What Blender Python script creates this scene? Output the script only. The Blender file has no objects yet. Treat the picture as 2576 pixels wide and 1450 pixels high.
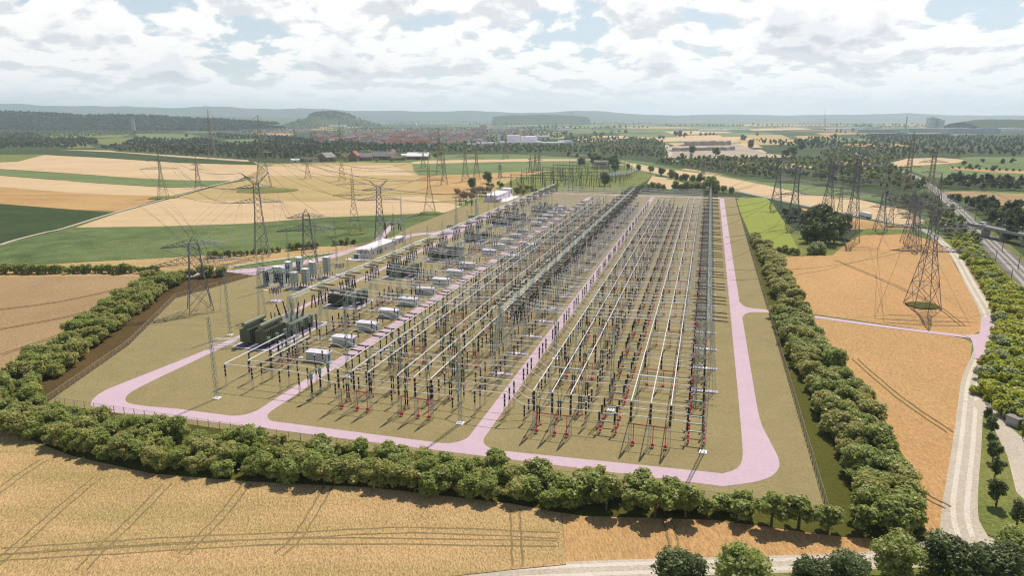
import bpy, math, random
import numpy as np
from mathutils import Matrix, Vector
random.seed(7)
R = math.radians
scene = bpy.context.scene
COL = scene.collection
# ------------------------------------------------------------------ camera and survey of the ground
HC = 80.0
FPX = 1717.0
TH = math.atan(430 / 1717)
AZ = math.atan(502 / 1770)
CT, ST = math.cos(TH), math.sin(TH)
CA, SA = math.cos(AZ), math.sin(AZ)
cam = bpy.data.cameras.new('camera')
cam.lens = 24; cam.sensor_width = 36; cam.clip_end = 60000; cam.clip_start = 1
co = bpy.data.objects.new('camera', cam); COL.objects.link(co)
co.location = (0, 0, HC); co.rotation_euler = (math.pi / 2 - TH, 0, 0)
scene.camera = co

def G(x, y, z=0.0):
    """survey: where the sight line of a photo point meets the plane at height z"""
    r = x - 1288.0; dy = y - 725.0
    t = (HC - z) / (dy * CT + FPX * ST)
    return Vector((r * t, (FPX * CT - dy * ST) * t, z))
def W(u, v, z=0.0):
    """yard grid (u across, v along the busbars) to world"""
    return Vector((u * CA + v * SA, -u * SA + v * CA, z))
def UV(p):
    return p[0] * CA - p[1] * SA, p[0] * SA + p[1] * CA

# ------------------------------------------------------------------ materials
MATS = {}
def node(nt, typ, **kw):
    n = nt.nodes.new(typ)
    for k, v in kw.items(): setattr(n, k, v)
    return n
def basemat(name, rough=0.8, metal=0.0, spec=0.3):
    m = bpy.data.materials.new(name); m.use_nodes = True
    b = m.node_tree.nodes['Principled BSDF']
    b.inputs['Roughness'].default_value = rough
    b.inputs['Metallic'].default_value = metal
    b.inputs['Specular IOR Level'].default_value = spec
    MATS[name] = m
    return m, m.node_tree, b
def noise_chain(nt, coord, scale, detail=4, rough=0.6, stretch=None, rot=0.0):
    mp = node(nt, 'ShaderNodeMapping')
    mp.inputs['Scale'].default_value = stretch or (1, 1, 1)
    mp.inputs['Rotation'].default_value = (0, 0, rot)
    nt.links.new(coord, mp.inputs['Vector'])
    n = node(nt, 'ShaderNodeTexNoise')
    n.inputs['Scale'].default_value = scale; n.inputs['Detail'].default_value = detail
    n.inputs['Roughness'].default_value = rough
    nt.links.new(mp.outputs[0], n.inputs['Vector'])
    return n.outputs['Fac']
def ramp(nt, fac, stops):
    r = node(nt, 'ShaderNodeValToRGB')
    e = r.color_ramp.elements
    while len(e) < len(stops): e.new(0.5)
    for i, (p, c) in enumerate(stops):
        e[i].position = p; e[i].color = (*c, 1)
    nt.links.new(fac, r.inputs[0])
    return r.outputs[0]
def mix(nt, fac, a, b, typ='MIX'):
    n = node(nt, 'ShaderNodeMix', data_type='RGBA', blend_type=typ)
    for s, v in ((n.inputs[0], fac), (n.inputs[6], a), (n.inputs[7], b)):
        if isinstance(v, (int, float)): s.default_value = v
        elif isinstance(v, tuple): s.default_value = (*v, 1)
        else: nt.links.new(v, s)
    return n.outputs[2]
def ground_mat(name, c1, c2, c3, fine=1.2, mid=0.08, big=0.012, bump=0.0, stretch=None, rot=0.0, rough=0.95, finew=0.5, bigw=0.6, bigst=None, bigrot=0.0):
    """soil, crops, gravel: three sizes of real colour variation"""
    m, nt, b = basemat(name, rough, 0, 0.1)
    pos = node(nt, 'ShaderNodeNewGeometry').outputs['Position']
    f = noise_chain(nt, pos, fine, 3, 0.7, stretch, rot)
    g = noise_chain(nt, pos, mid, 5, 0.6, stretch, rot)
    h = noise_chain(nt, pos, big, 4, 0.6, bigst, bigrot)
    col = mix(nt, ramp(nt, g, [(0.35, (0, 0, 0)), (0.65, (1, 1, 1))]), c1, c2)
    hm = node(nt, 'ShaderNodeMath', operation='MULTIPLY'); hm.inputs[1].default_value = bigw
    nt.links.new(ramp(nt, h, [(0.42, (0, 0, 0)), (0.68, (1, 1, 1))]), hm.inputs[0])
    col = mix(nt, hm.outputs[0], col, c3)
    col = mix(nt, finew, col, ramp(nt, f, [(0.25, (0.25, 0.25, 0.25)), (0.75, (0.75, 0.75, 0.75))]), 'OVERLAY')
    nt.links.new(col, b.inputs['Base Color'])
    if bump:
        bp = node(nt, 'ShaderNodeBump'); bp.inputs['Strength'].default_value = bump; bp.inputs['Distance'].default_value = 0.6
        nt.links.new(f, bp.inputs['Height']); nt.links.new(bp.outputs[0], b.inputs['Normal'])
    return m
def plain(name, c, rough=0.6, metal=0.0, var=0.15, scale=0.6, spec=0.3):
    m, nt, b = basemat(name, rough, metal, spec)
    pos = node(nt, 'ShaderNodeNewGeometry').outputs['Position']
    f = noise_chain(nt, pos, scale, 4, 0.65)
    lo = tuple(x * (1 - var) for x in c); hi = tuple(min(1, x * (1 + var)) for x in c)
    nt.links.new(ramp(nt, f, [(0.3, lo), (0.7, hi)]), b.inputs['Base Color'])
    return m
def leaf_mat(name, dark, lite, brown=None, scale=0.35, trans=0.3):
    m, nt, b = basemat(name, 0.45, 0, 0.33)
    pos = node(nt, 'ShaderNodeNewGeometry').outputs['Position']
    oi = node(nt, 'ShaderNodeObjectInfo')
    f = noise_chain(nt, pos, scale, 4, 0.7)
    col = ramp(nt, f, [(0.32, dark), (0.7, lite)])
    if brown:
        br = node(nt, 'ShaderNodeMath', operation='MULTIPLY'); br.inputs[1].default_value = 0.38
        nt.links.new(oi.outputs['Random'], br.inputs[0])
        n2 = noise_chain(nt, pos, scale * 0.55, 2, 0.5)
        mm = node(nt, 'ShaderNodeMath', operation='MULTIPLY')
        nt.links.new(br.outputs[0], mm.inputs[0]); nt.links.new(ramp(nt, n2, [(0.45, (0, 0, 0)), (0.62, (1, 1, 1))]), mm.inputs[1])
        col = mix(nt, mm.outputs[0], col, brown)
    nt.links.new(col, b.inputs['Base Color'])
    tr = node(nt, 'ShaderNodeBsdfTranslucent'); nt.links.new(col, tr.inputs[0])
    ms = node(nt, 'ShaderNodeMixShader'); ms.inputs[0].default_value = trans
    out = nt.nodes['Material Output']
    nt.links.new(b.outputs[0], ms.inputs[1]); nt.links.new(tr.outputs[0], ms.inputs[2]); nt.links.new(ms.outputs[0], out.inputs[0])
    return m

ground_mat('yard_gravel', (0.292, 0.236, 0.113), (0.258, 0.208, 0.097), (0.308, 0.250, 0.122), 2.0, 0.12, 0.02, 0.4, finew=0.45, bigw=0.5)
ground_mat('pink_paving', (0.54, 0.40, 0.455), (0.51, 0.375, 0.43), (0.56, 0.425, 0.475), 2.0, 0.2, 0.02, 0.05, finew=0.2, bigw=0.5)
ground_mat('ripe_wheat', (0.58, 0.385, 0.185), (0.52, 0.34, 0.155), (0.36, 0.285, 0.105), 3.0, 0.09, 0.11, 1.0, stretch=(1.0, 0.4, 1), rot=0.75, finew=1.0, bigw=0.75, bigst=(0.13, 1, 1), bigrot=-0.12)
ground_mat('orange_wheat', (0.56, 0.325, 0.142), (0.50, 0.29, 0.122), (0.44, 0.30, 0.125), 3.0, 0.06, 0.012, 0.8, stretch=(1.0, 0.25, 1), rot=-0.25, finew=0.8, bigw=0.45)
ground_mat('brown_wheat', (0.37, 0.25, 0.13), (0.32, 0.21, 0.105), (0.43, 0.30, 0.16), 2.6, 0.04, 0.01, 0.7, stretch=(1, 0.3, 1), rot=0.9, finew=0.6)
ground_mat('pale_wheat', (0.56, 0.405, 0.235), (0.50, 0.355, 0.19), (0.60, 0.45, 0.28), 0.8, 0.04, 0.008, 0.3, stretch=(0.25, 1, 1), rot=0.12, finew=0.4)
ground_mat('yellow_wheat', (0.44, 0.325, 0.14), (0.385, 0.285, 0.12), (0.47, 0.32, 0.14), 0.8, 0.03, 0.006, 0.3, stretch=(0.25, 1, 1), rot=0.1, finew=0.4)
ground_mat('tan_field', (0.47, 0.29, 0.12), (0.36, 0.215, 0.085), (0.53, 0.35, 0.15), 0.8, 0.03, 0.008, 0.4, stretch=(0.2, 1, 1), rot=0.1, finew=0.45)
ground_mat('corn_crop', (0.135, 0.175, 0.062), (0.065, 0.10, 0.028), (0.19, 0.235, 0.09), 0.9, 0.06, 0.008, 1.0, finew=0.85)
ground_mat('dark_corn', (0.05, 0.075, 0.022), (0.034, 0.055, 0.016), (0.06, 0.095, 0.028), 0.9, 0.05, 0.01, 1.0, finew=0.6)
ground_mat('green_crop', (0.16, 0.205, 0.075), (0.115, 0.155, 0.05), (0.205, 0.24, 0.10), 0.8, 0.04, 0.008, 0.6, stretch=(0.3, 1, 1), finew=0.6)
ground_mat('lime_meadow', (0.25, 0.285, 0.05), (0.22, 0.26, 0.045), (0.29, 0.31, 0.06), 1.2, 0.05, 0.012, 0.4, finew=0.4)
ground_mat('rough_grass', (0.17, 0.19, 0.045), (0.12, 0.15, 0.035), (0.25, 0.23, 0.07), 1.0, 0.12, 0.03, 0.8, finew=0.7)
ground_mat('dark_grass', (0.085, 0.085, 0.014), (0.07, 0.072, 0.012), (0.11, 0.105, 0.02), 1.2, 0.12, 0.03, 0.5, finew=0.5)
ground_mat('verge_grass', (0.30, 0.31, 0.10), (0.26, 0.28, 0.085), (0.33, 0.31, 0.11), 1.4, 0.15, 0.03, 0.4, finew=0.4)
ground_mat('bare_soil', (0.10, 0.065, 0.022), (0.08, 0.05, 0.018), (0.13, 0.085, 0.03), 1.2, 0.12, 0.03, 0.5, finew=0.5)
ground_mat('wheel_rut', (0.27, 0.195, 0.09), (0.22, 0.165, 0.07), (0.31, 0.225, 0.11), 1.8, 0.15, 0.03, 0.8, finew=0.6)
ground_mat('gravel_track', (0.50, 0.43, 0.34), (0.43, 0.365, 0.285), (0.55, 0.48, 0.39), 1.6, 0.2, 0.05, 0.4, finew=0.5)
ground_mat('wheel_lane', (0.62, 0.55, 0.46), (0.56, 0.49, 0.40), (0.66, 0.59, 0.5), 1.6, 0.2, 0.05, 0.3, finew=0.4)
ground_mat('asphalt_road', (0.36, 0.34, 0.31), (0.31, 0.29, 0.265), (0.4, 0.37, 0.33), 1.2, 0.1, 0.02, 0.2, finew=0.35)
ground_mat('ballast', (0.20, 0.175, 0.155), (0.15, 0.13, 0.115), (0.25, 0.22, 0.19), 1.5, 0.1, 0.02, 0.6, finew=0.6)
ground_mat('forest_floor', (0.05, 0.07, 0.022), (0.035, 0.052, 0.016), (0.09, 0.11, 0.035), 0.3, 0.03, 0.005, 0, finew=0.6)
ground_mat('quarry_stone', (0.42, 0.34, 0.26), (0.30, 0.25, 0.2), (0.5, 0.4, 0.3), 0.2, 0.02, 0.005, 0.3, finew=0.6)
ground_mat('vineyard_slope', (0.075, 0.105, 0.032), (0.045, 0.07, 0.02), (0.12, 0.14, 0.045), 0.06, 0.012, 0.003, 0, finew=0.6)
ground_mat('wooded_slope', (0.04, 0.062, 0.022), (0.028, 0.045, 0.016), (0.06, 0.08, 0.03), 0.04, 0.006, 0.001, 0, finew=0.7)
plain('galvanised_light', (0.44, 0.50, 0.47), 0.45, 0.3, 0.1)
plain('galvanised_teal', (0.27, 0.36, 0.32), 0.5, 0.2, 0.1)
plain('stand_beige', (0.56, 0.48, 0.40), 0.7, 0, 0.1)
plain('pylon_grey', (0.17, 0.17, 0.215), 0.6, 0.2, 0.15)
plain('pylon_light', (0.185, 0.185, 0.22), 0.6, 0.2, 0.15)
plain('pylon_old', (0.27, 0.25, 0.18), 0.7, 0.2, 0.2)
plain('insulator_black', (0.012, 0.006, 0.008), 0.3, 0, 0.2, spec=0.4)
plain('insulator_purple', (0.075, 0.028, 0.042), 0.35, 0, 0.15, spec=0.4)
plain('insulator_brown', (0.085, 0.058, 0.052), 0.4, 0, 0.2)
plain('band_white', (0.75, 0.74, 0.72), 0.5, 0, 0.05)
plain('alu_tube', (0.78, 0.765, 0.76), 0.5, 0.0, 0.04)
plain('switch_green', (0.10, 0.15, 0.10), 0.5, 0, 0.15)
plain('head_green', (0.21, 0.31, 0.23), 0.5, 0, 0.1)
plain('drive_red', (0.60, 0.04, 0.08), 0.5, 0, 0.1)
plain('transformer_green', (0.095, 0.105, 0.066), 0.5, 0, 0.12)
plain('tank_green', (0.19, 0.20, 0.14), 0.45, 0, 0.1)
plain('kiosk_wall', (0.56, 0.585, 0.57), 0.7, 0, 0.05)
plain('kiosk_roof', (0.66, 0.63, 0.76), 0.7, 0, 0.05)
plain('door_teal', (0.05, 0.13, 0.125), 0.5, 0, 0.1)
plain('lavender_slab', (0.50, 0.42, 0.52), 0.8, 0, 0.1)
plain('lavender_dark', (0.16, 0.13, 0.19), 0.8, 0, 0.15)
plain('white_slab', (0.80, 0.75, 0.78), 0.8, 0, 0.05)
plain('white_wall', (0.78, 0.71, 0.75), 0.8, 0, 0.04)
plain('white_roof', (0.82, 0.78, 0.80), 0.7, 0, 0.04)
plain('cabinet_grey', (0.46, 0.56, 0.55), 0.5, 0, 0.06)
plain('capacitor_silver', (0.52, 0.58, 0.58), 0.4, 0.2, 0.12, 2.0)
plain('fence_steel', (0.42, 0.37, 0.28), 0.6, 0.0, 0.1)
plain('cable_grey', (0.10, 0.10, 0.13), 0.6, 0.2, 0.1)
plain('cable_pale', (0.50, 0.48, 0.46), 0.6, 0.2, 0.1)
plain('bark', (0.12, 0.085, 0.06), 0.9, 0, 0.3, 3.0)
plain('plaster_white', (0.76, 0.74, 0.70), 0.8, 0, 0.12, 0.05)
plain('plaster_cream', (0.55, 0.46, 0.34), 0.8, 0, 0.15, 0.05)
plain('tile_red', (0.30, 0.10, 0.065), 0.8, 0, 0.35, 0.08)
plain('tile_brown', (0.19, 0.115, 0.085), 0.8, 0, 0.3, 0.08)
plain('slate_grey', (0.25, 0.235, 0.225), 0.8, 0, 0.2, 0.08)
plain('barn_wood', (0.22, 0.15, 0.10), 0.9, 0, 0.3, 0.5)
plain('concrete', (0.40, 0.39, 0.37), 0.85, 0, 0.15, 0.3)
plain('concrete_dark', (0.16, 0.155, 0.15), 0.85, 0, 0.15, 0.3)
plain('paint_white', (0.80, 0.80, 0.80), 0.4, 0, 0.03)
plain('paint_dark', (0.06, 0.07, 0.09), 0.4, 0, 0.1)
plain('tyre_black', (0.02, 0.02, 0.02), 0.9, 0, 0.1)
plain('window_dark', (0.05, 0.06, 0.075), 0.15, 0, 0.1, spec=0.6)
plain('office_blue', (0.36, 0.42, 0.50), 0.4, 0, 0.1)
plain('catenary_brown', (0.12, 0.09, 0.08), 0.8, 0, 0.1)
leaf_mat('leaf_hedge', (0.165, 0.215, 0.040), (0.52, 0.58, 0.15), (0.55, 0.43, 0.22), 0.7, .5)
leaf_mat('leaf_olive', (0.24, 0.26, 0.065), (0.62, 0.60, 0.19), (0.60, 0.48, 0.22), 0.7, .5)
leaf_mat('leaf_dark', (0.065, 0.095, 0.030), (0.22, 0.27, 0.085), None, 0.4, 0.45)
leaf_mat('leaf_bright', (0.26, 0.33, 0.040), (0.68, 0.68, 0.09), (0.68, 0.54, 0.08), 0.35, .5)
leaf_mat('leaf_silver', (0.26, 0.31, 0.13), (0.52, 0.57, 0.28), None, 0.4, .45)
leaf_mat('leaf_autumn', (0.36, 0.23, 0.12), (0.58, 0.39, 0.23), None, 0.5, .45)
leaf_mat('leaf_forest', (0.080, 0.115, 0.042), (0.36, 0.39, 0.14), None, 0.03, 0.5)
leaf_mat('leaf_forest_dark', (0.034, 0.058, 0.024), (0.155, 0.185, 0.062), None, 0.03, 0.45)

# ------------------------------------------------------------------ mesh building
class MB:
    def __init__(s): s.v = []; s.f = []; s.m = []
    def add(s, vs, fs, mat):
        o = len(s.v); s.v.extend([tuple(p) for p in vs])
        for f in fs: s.f.append(tuple(o + i for i in f)); s.m.append(mat)
    def box(s, c, d, mat, rz=0.0, taper=1.0):
        x, y, z = d[0] / 2, d[1] / 2, d[2] / 2
        cr, sr = math.cos(rz), math.sin(rz)
        vs = []
        for dz, t in ((-z, 1), (z, taper)):
            for dx, dy in ((-x, -y), (x, -y), (x, y), (-x, y)):
                dx *= t; dy *= t
                vs.append((c[0] + dx * cr - dy * sr, c[1] + dx * sr + dy * cr, c[2] + dz))
        s.add(vs, [(3, 2, 1, 0), (4, 5, 6, 7), (0, 1, 5, 4), (1, 2, 6, 5), (2, 3, 7, 6), (3, 0, 4, 7)], mat)
        return s
    def bar(s, a, b, r, mat, n=3, r2=None, cap=False):
        a = Vector(a); b = Vector(b); d = b - a
        if d.length < 1e-6: return s
        d.normalize(); up = Vector((0, 0, 1)) if abs(d.z) < 0.9 else Vector((1, 0, 0))
        x = d.cross(up).normalized(); y = d.cross(x)
        r2 = r if r2 is None else r2
        vs = []
        for p, q in ((a, r), (b, r2)):
            for i in range(n):
                t = 2 * math.pi * i / n
                vs.append(p + x * (q * math.cos(t)) + y * (q * math.sin(t)))
        fs = [(i, n + i, n + (i + 1) % n, (i + 1) % n) for i in range(n)]
        if cap: fs += [tuple(range(n)), tuple(range(2 * n - 1, n - 1, -1))]
        s.add(vs, fs, mat); return s
    def cyl(s, a, b, r, mat, n=8, r2=None): return s.bar(a, b, r, mat, n, r2, True)
    def tube(s, pts, r, mat, n=4):
        pts = [Vector(p) for p in pts]; vs = []; L = len(pts)
        for k, p in enumerate(pts):
            d = (pts[min(k + 1, L - 1)] - pts[max(k - 1, 0)]).normalized()
            up = Vector((0, 0, 1)) if abs(d.z) < 0.95 else Vector((1, 0, 0))
            x = d.cross(up).normalized(); y = d.cross(x)
            for i in range(n):
                t = 2 * math.pi * (i + 0.5) / n
                vs.append(p + x * (r * math.cos(t)) + y * (r * math.sin(t)))
        fs = [(k * n + i, (k + 1) * n + i, (k + 1) * n + (i + 1) % n, k * n + (i + 1) % n) for k in range(L - 1) for i in range(n)]
        fs += [tuple(range(n)), tuple(range(L * n - 1, (L - 1) * n - 1, -1))]
        s.add(vs, fs, mat); return s
    def join(s, o, mtx=None):
        k = len(s.v)
        s.v.extend([tuple(mtx @ Vector(p)) for p in o.v] if mtx is not None else o.v)
        s.f.extend([tuple(k + i for i in f) for f in o.f]); s.m.extend(o.m); return s
    def mesh(s, name, smooth=False):
        me = bpy.data.meshes.new(name)
        me.from_pydata(s.v, [], s.f)
        names = list(dict.fromkeys(s.m))
        for n in names: me.materials.append(MATS[n])
        if len(names) > 1:
            ix = {n: i for i, n in enumerate(names)}
            me.polygons.foreach_set('material_index', [ix[n] for n in s.m])
        if smooth: me.polygons.foreach_set('use_smooth', [True] * len(s.f))
        me.update(); return me

def lattice(mb, a, b, w0, w1, n, r, mat, rd=None, depth=1.0):
    """square lattice column from a to b, n panels, single diagonals on every face"""
    a = Vector(a); b = Vector(b); rd = rd or r * 0.7
    C = []
    for k in range(n + 1):
        t = k / n; p = a.lerp(b, t); w = (w0 + (w1 - w0) * t) / 2
        C.append([p + Vector((sx * w, sy * w * depth, 0)) for sx, sy in ((-1, -1), (1, -1), (1, 1), (-1, 1))])
    for i in range(4): mb.bar(C[0][i], C[n][i], r, mat)
    for k in range(n):
        for i in range(4):
            j = (i + 1) % 4
            if (k + i) % 2: mb.bar(C[k][i], C[k + 1][j], rd, mat)
            else: mb.bar(C[k][j], C[k + 1][i], rd, mat)
    return mb

def link(name, data, loc=None, rz=0.0, parent=None):
    o = bpy.data.objects.new(name, data); COL.objects.link(o)
    if parent is not None: o.parent = parent
    if loc is not None: o.location = loc
    if rz: o.rotation_euler = (0, 0, rz)
    return o
def tag(o, label, cat, group=None, kind=None):
    if label: o['label'] = label
    if cat: o['category'] = cat
    if group: o['group'] = group
    if kind: o['kind'] = kind
    return o
def struct(name, data, kind='structure', label=None):
    o = link(name, data); o['kind'] = kind
    if label: o['label'] = label
    return o

class Proto:
    """one kind of thing: parts = [(part name, MB, label or None, [(sub-part name, MB)])]"""
    def __init__(s, name, cat, parts):
        s.name, s.cat = name, cat
        s.parts = parts
        s._m = None; s._one = None
    def one(s):
        if s._one is None:
            a = MB()
            for p in s.parts:
                a.join(p[1])
                for q in p[3]: a.join(q[1])
            s._one = a; s._onem = a.mesh(s.name)
        return s._one, s._onem
    def meshes(s):
        if s._m is None:
            s._m = [(p[0], p[1].mesh(p[0]), p[2], [(q[0], q[1].mesh(q[0])) for q in p[3]]) for p in s.parts]
        return s._m
    def place(s, loc, rz, label, group=None, full=True):
        if full and len(s.parts) > 1:
            root = link(s.name, None, loc, rz); root.empty_display_size = 0.5
            for pn, me, lb, subs in s.meshes():
                c = link(pn, me, None, 0, root)
                if lb: c['label'] = lb
                for qn, qm in subs: link(qn, qm, None, 0, c)
        else:
            root = link(s.name, s.one()[1], loc, rz)
        return tag(root, label, s.cat, group)
def P(name, cat, *parts):
    return Proto(name, cat, [(p[0], p[1], p[2] if len(p) > 2 else None, p[3] if len(p) > 3 else []) for p in parts])

PLACED = {}
def put(proto, u, v, label, group, z=0.0, rz=0.0):
    p = W(u, v, z)
    PLACED.setdefault(proto.name, []).append((p.length, proto, p, -AZ + rz, label, group))
def flush(limit=290, full_dist=330):
    for name, L in PLACED.items():
        L.sort(key=lambda t: t[0])
        for d, pr, p, rz, lb, g in L[:limit]: pr.place(p, rz, lb, g, d < full_dist)
        rest = L[limit:]
        if rest:
            mb = MB()
            for d, pr, p, rz, lb, g in rest:
                mb.join(pr.one()[0], Matrix.Translation(p) @ Matrix.Rotation(rz, 4, 'Z'))
            struct(name + '_field', mb.mesh(name), 'stuff', 'far rows of ' + name.replace('_', ' ') + ' deep in the yard')
ORD = ('first second third fourth fifth sixth seventh eighth ninth tenth eleventh twelfth thirteenth fourteenth fifteenth sixteenth '
       'seventeenth eighteenth nineteenth twentieth twenty-first twenty-second twenty-third twenty-fourth twenty-fifth twenty-sixth').split()
TRI = ('front', 'middle', 'rear')
# ================================================================== SETTING
LAYER = [0.0]
def sheet(name, pts, mat, z=None, px=True, kind='structure', label=None, extra=None):
    """a flat patch of land: pts surveyed from the photo (px) or in yard grid"""
    if z is None:
        LAYER[0] += 0.004; z = 0.02 + LAYER[0]
    ws = [G(*p) if px else W(*p) for p in pts]
    mb = MB(); mb.add([(p[0], p[1], z) for p in ws], [tuple(range(len(ws)))], mat)
    me = mb.mesh(name)
    if me.polygons[0].normal.z < 0: me.flip_normals()
    return struct(name, me, kind, label)
def ribbon(mb, pts, w, mat, z):
    """constant-width strip along a ground polyline (world xy)"""
    pts = [Vector((p[0], p[1], 0)) for p in pts]; L = len(pts); vs = []
    for k, p in enumerate(pts):
        d = (pts[min(k + 1, L - 1)] - pts[max(k - 1, 0)]).normalized()
        n = Vector((-d.y, d.x, 0))
        ww = w[k] if isinstance(w, (list, tuple)) else w
        vs += [p - n * ww / 2 + Vector((0, 0, z)), p + n * ww / 2 + Vector((0, 0, z))]
    mb.add(vs, [(2 * k, 2 * k + 2, 2 * k + 3, 2 * k + 1) for k in range(L - 1)], mat)
def smooth(pts, n=6):
    """Catmull-Rom through 2-D points"""
    P_ = [Vector((p[0], p[1])) for p in pts]; out = []
    for k in range(len(P_) - 1):
        a = P_[max(k - 1, 0)]; b = P_[k]; c = P_[k + 1]; d = P_[min(k + 2, len(P_) - 1)]
        for i in range(n):
            t = i / n
            out.append(0.5 * (2 * b + (c - a) * t + (2 * a - 5 * b + 4 * c - d) * t * t + (3 * b - a - 3 * c + d) * t ** 3))
    out.append(P_[-1]); return out
def path(name, pts, w, mat, px=True, z=None, lanes=None, n=6):
    if z is None:
        LAYER[0] += 0.004; z = 0.02 + LAYER[0]
    ws = [G(*p) if px else W(*p) for p in pts]
    ws = smooth(ws, n)
    mb = MB()
    if isinstance(w, (list, tuple)):
        w = [w[min(int(k / n), len(w) - 2)] + (w[min(int(k / n) + 1, len(w) - 1)] - w[min(int(k / n), len(w) - 2)]) * ((k % n) / n) if k < n * (len(w) - 1) else w[-1] for k in range(len(ws))]
    ribbon(mb, ws, w, mat, z)
    if lanes:
        for off, lw, lm in lanes:
            q = []
            for k, p in enumerate(ws):
                d = (ws[min(k + 1, len(ws) - 1)] - ws[max(k - 1, 0)]).normalized()
                q.append((p.x - d.y * off, p.y + d.x * off))
            ribbon(mb, q, lw, lm, z + 0.0015)
    me = mb.mesh(name)
    return struct(name, me)

# the ground: one sheet to the horizon with a far patchwork of fields
def ground():
    n = 96; rs = [0, 60, 150, 400, 900, 1500, 2500, 4000, 6500, 10000, 16000, 26000, 45000]
    vs = [(0, 0, 0)]; fs = []
    for r in rs[1:]:
        for i in range(n): vs.append((r * math.cos(2 * math.pi * i / n), r * math.sin(2 * math.pi * i / n), 0))
    for i in range(n): fs.append((0, 1 + i, 1 + (i + 1) % n))
    for k in range(len(rs) - 2):
        a = 1 + k * n; b = a + n
        for i in range(n): fs.append((a + i, b + i, b + (i + 1) % n, a + (i + 1) % n))
    m, nt, b = basemat('far_fields', 0.95, 0, 0.1)
    pos = node(nt, 'ShaderNodeNewGeometry').outputs['Position']
    mp = node(nt, 'ShaderNodeMapping'); mp.inputs['Scale'].default_value = (1 / 420, 1 / 300, 0.0); mp.inputs['Rotation'].default_value = (0, 0, 0.4)
    nt.links.new(pos, mp.inputs[0])
    vo = node(nt, 'ShaderNodeTexVoronoi'); vo.inputs['Scale'].default_value = 1.0; vo.distance = 'MANHATTAN'
    nt.links.new(mp.outputs[0], vo.inputs['Vector'])
    sp = node(nt, 'ShaderNodeSeparateColor'); nt.links.new(vo.outputs['Color'], sp.inputs[0])
    r = node(nt, 'ShaderNodeValToRGB'); r.color_ramp.interpolation = 'CONSTANT'
    cols = [(0.0, (0.075, 0.105, 0.032)), (0.2, (0.13, 0.19, 0.05)), (0.38, (0.50, 0.34, 0.16)), (0.5, (0.17, 0.20, 0.06)), (0.64, (0.36, 0.25, 0.11)), (0.76, (0.04, 0.06, 0.022)), (0.9, (0.19, 0.23, 0.08))]
    e = r.color_ramp.elements
    while len(e) < len(cols): e.new(0.5)
    for i, (p, c) in enumerate(cols): e[i].position = p; e[i].color = (*c, 1)
    nt.links.new(sp.outputs[0], r.inputs[0])
    f = noise_chain(nt, pos, 0.05, 5, 0.7); g = noise_chain(nt, pos, 0.0016, 4, 0.6)
    c = mix(nt, 0.5, r.outputs[0], ramp(nt, f, [(0.25, (0.3, 0.3, 0.3)), (0.75, (0.7, 0.7, 0.7))]), 'OVERLAY')
    c = mix(nt, ramp(nt, g, [(0.46, (0, 0, 0)), (0.54, (1, 1, 1))]), c, (0.045, 0.065, 0.025))
    nt.links.new(c, b.inputs['Base Color'])
    mb = MB(); mb.add(vs, fs, 'far_fields')
    struct('ground', mb.mesh('ground'))
ground()

# fields left of the yard, far to near
F = lambda nm, mt, *pts: sheet(nm, pts, mt)
F('valley_floor', 'forest_floor', (-300, 322), (300, 322), (700, 330), (1100, 345), (1500, 350), (1800, 372), (2576, 332), (3000, 330), (3000, 470), (2400, 480), (1900, 440), (1560, 400), (1080, 392), (700, 412), (300, 384), (-300, 380))
F('yellow_field', 'yellow_wheat', (655, 445), (690, 413), (1085, 408), (1060, 440), (1300, 425), (1420, 418), (1300, 465), (1200, 500), (1130, 520), (700, 510), (430, 500))
F('field', 'yellow_wheat', (660, 447), (1050, 444), (1060, 500), (430, 500), (560, 465))
F('pale_field', 'pale_wheat', (670, 419), (985, 416), (1046, 441), (665, 443))
F('green_strip_field', 'dark_corn', (-400, 377), (0, 378), (150, 377), (300, 384), (450, 396), (640, 408), (648, 415), (450, 410), (250, 397), (110, 389), (-400, 389))
F('pale_strip_field', 'pale_wheat', (150, 377), (300, 378.5), (450, 388), (625, 402), (626, 407), (450, 395.5), (300, 383.5))
F('olive_field', 'rough_grass', (-400, 389), (110, 389), (45, 407), (-400, 424))
F('pale_field', 'pale_wheat', (-400, 424), (45, 407), (112, 390), (250, 397), (450, 410), (646, 416), (650, 430), (590, 456), (430, 453), (300, 445), (140, 434), (0, 425))
F('green_strip_field', 'green_crop', (-400, 415), (0, 426), (140, 435), (300, 446), (430, 454), (590, 457), (545, 468), (430, 472), (250, 461), (100, 449), (0, 441), (-400, 430))
F('pale_field', 'pale_wheat', (-400, 430), (0, 442), (100, 450), (250, 462), (430, 473), (520, 470), (430, 494), (420, 494), (200, 487), (0, 470), (-400, 455))
F('orange_field', 'tan_field', (-400, 455), (0, 470), (200, 487), (420, 494), (300, 533), (190, 528), (0, 513), (-400, 490))
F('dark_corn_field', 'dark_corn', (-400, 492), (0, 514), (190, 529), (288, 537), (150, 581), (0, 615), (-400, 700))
F('pale_field', 'pale_wheat', (190, 573), (300, 535), (430, 500), (560, 505), (800, 508), (1000, 497), (1060, 493), (1160, 520), (1120, 535), (800, 548), (620, 563), (400, 570))
F('corn_field', 'corn_crop', (-500, 700), (0, 616), (160, 580), (190, 574), (400, 571), (620, 564), (800, 549), (1120, 536), (1135, 534), (1110, 548), (1000, 592), (900, 614), (640, 632), (480, 645), (200, 660), (0, 672), (-500, 705))
F('wheat_strip_field', 'ripe_wheat', (-500, 704), (0, 673), (200, 661), (480, 646), (640, 633), (900, 615), (1000, 593), (960, 622), (760, 645), (600, 668), (560, 690), (440, 700), (385, 705), (0, 700), (-500, 740))
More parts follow.
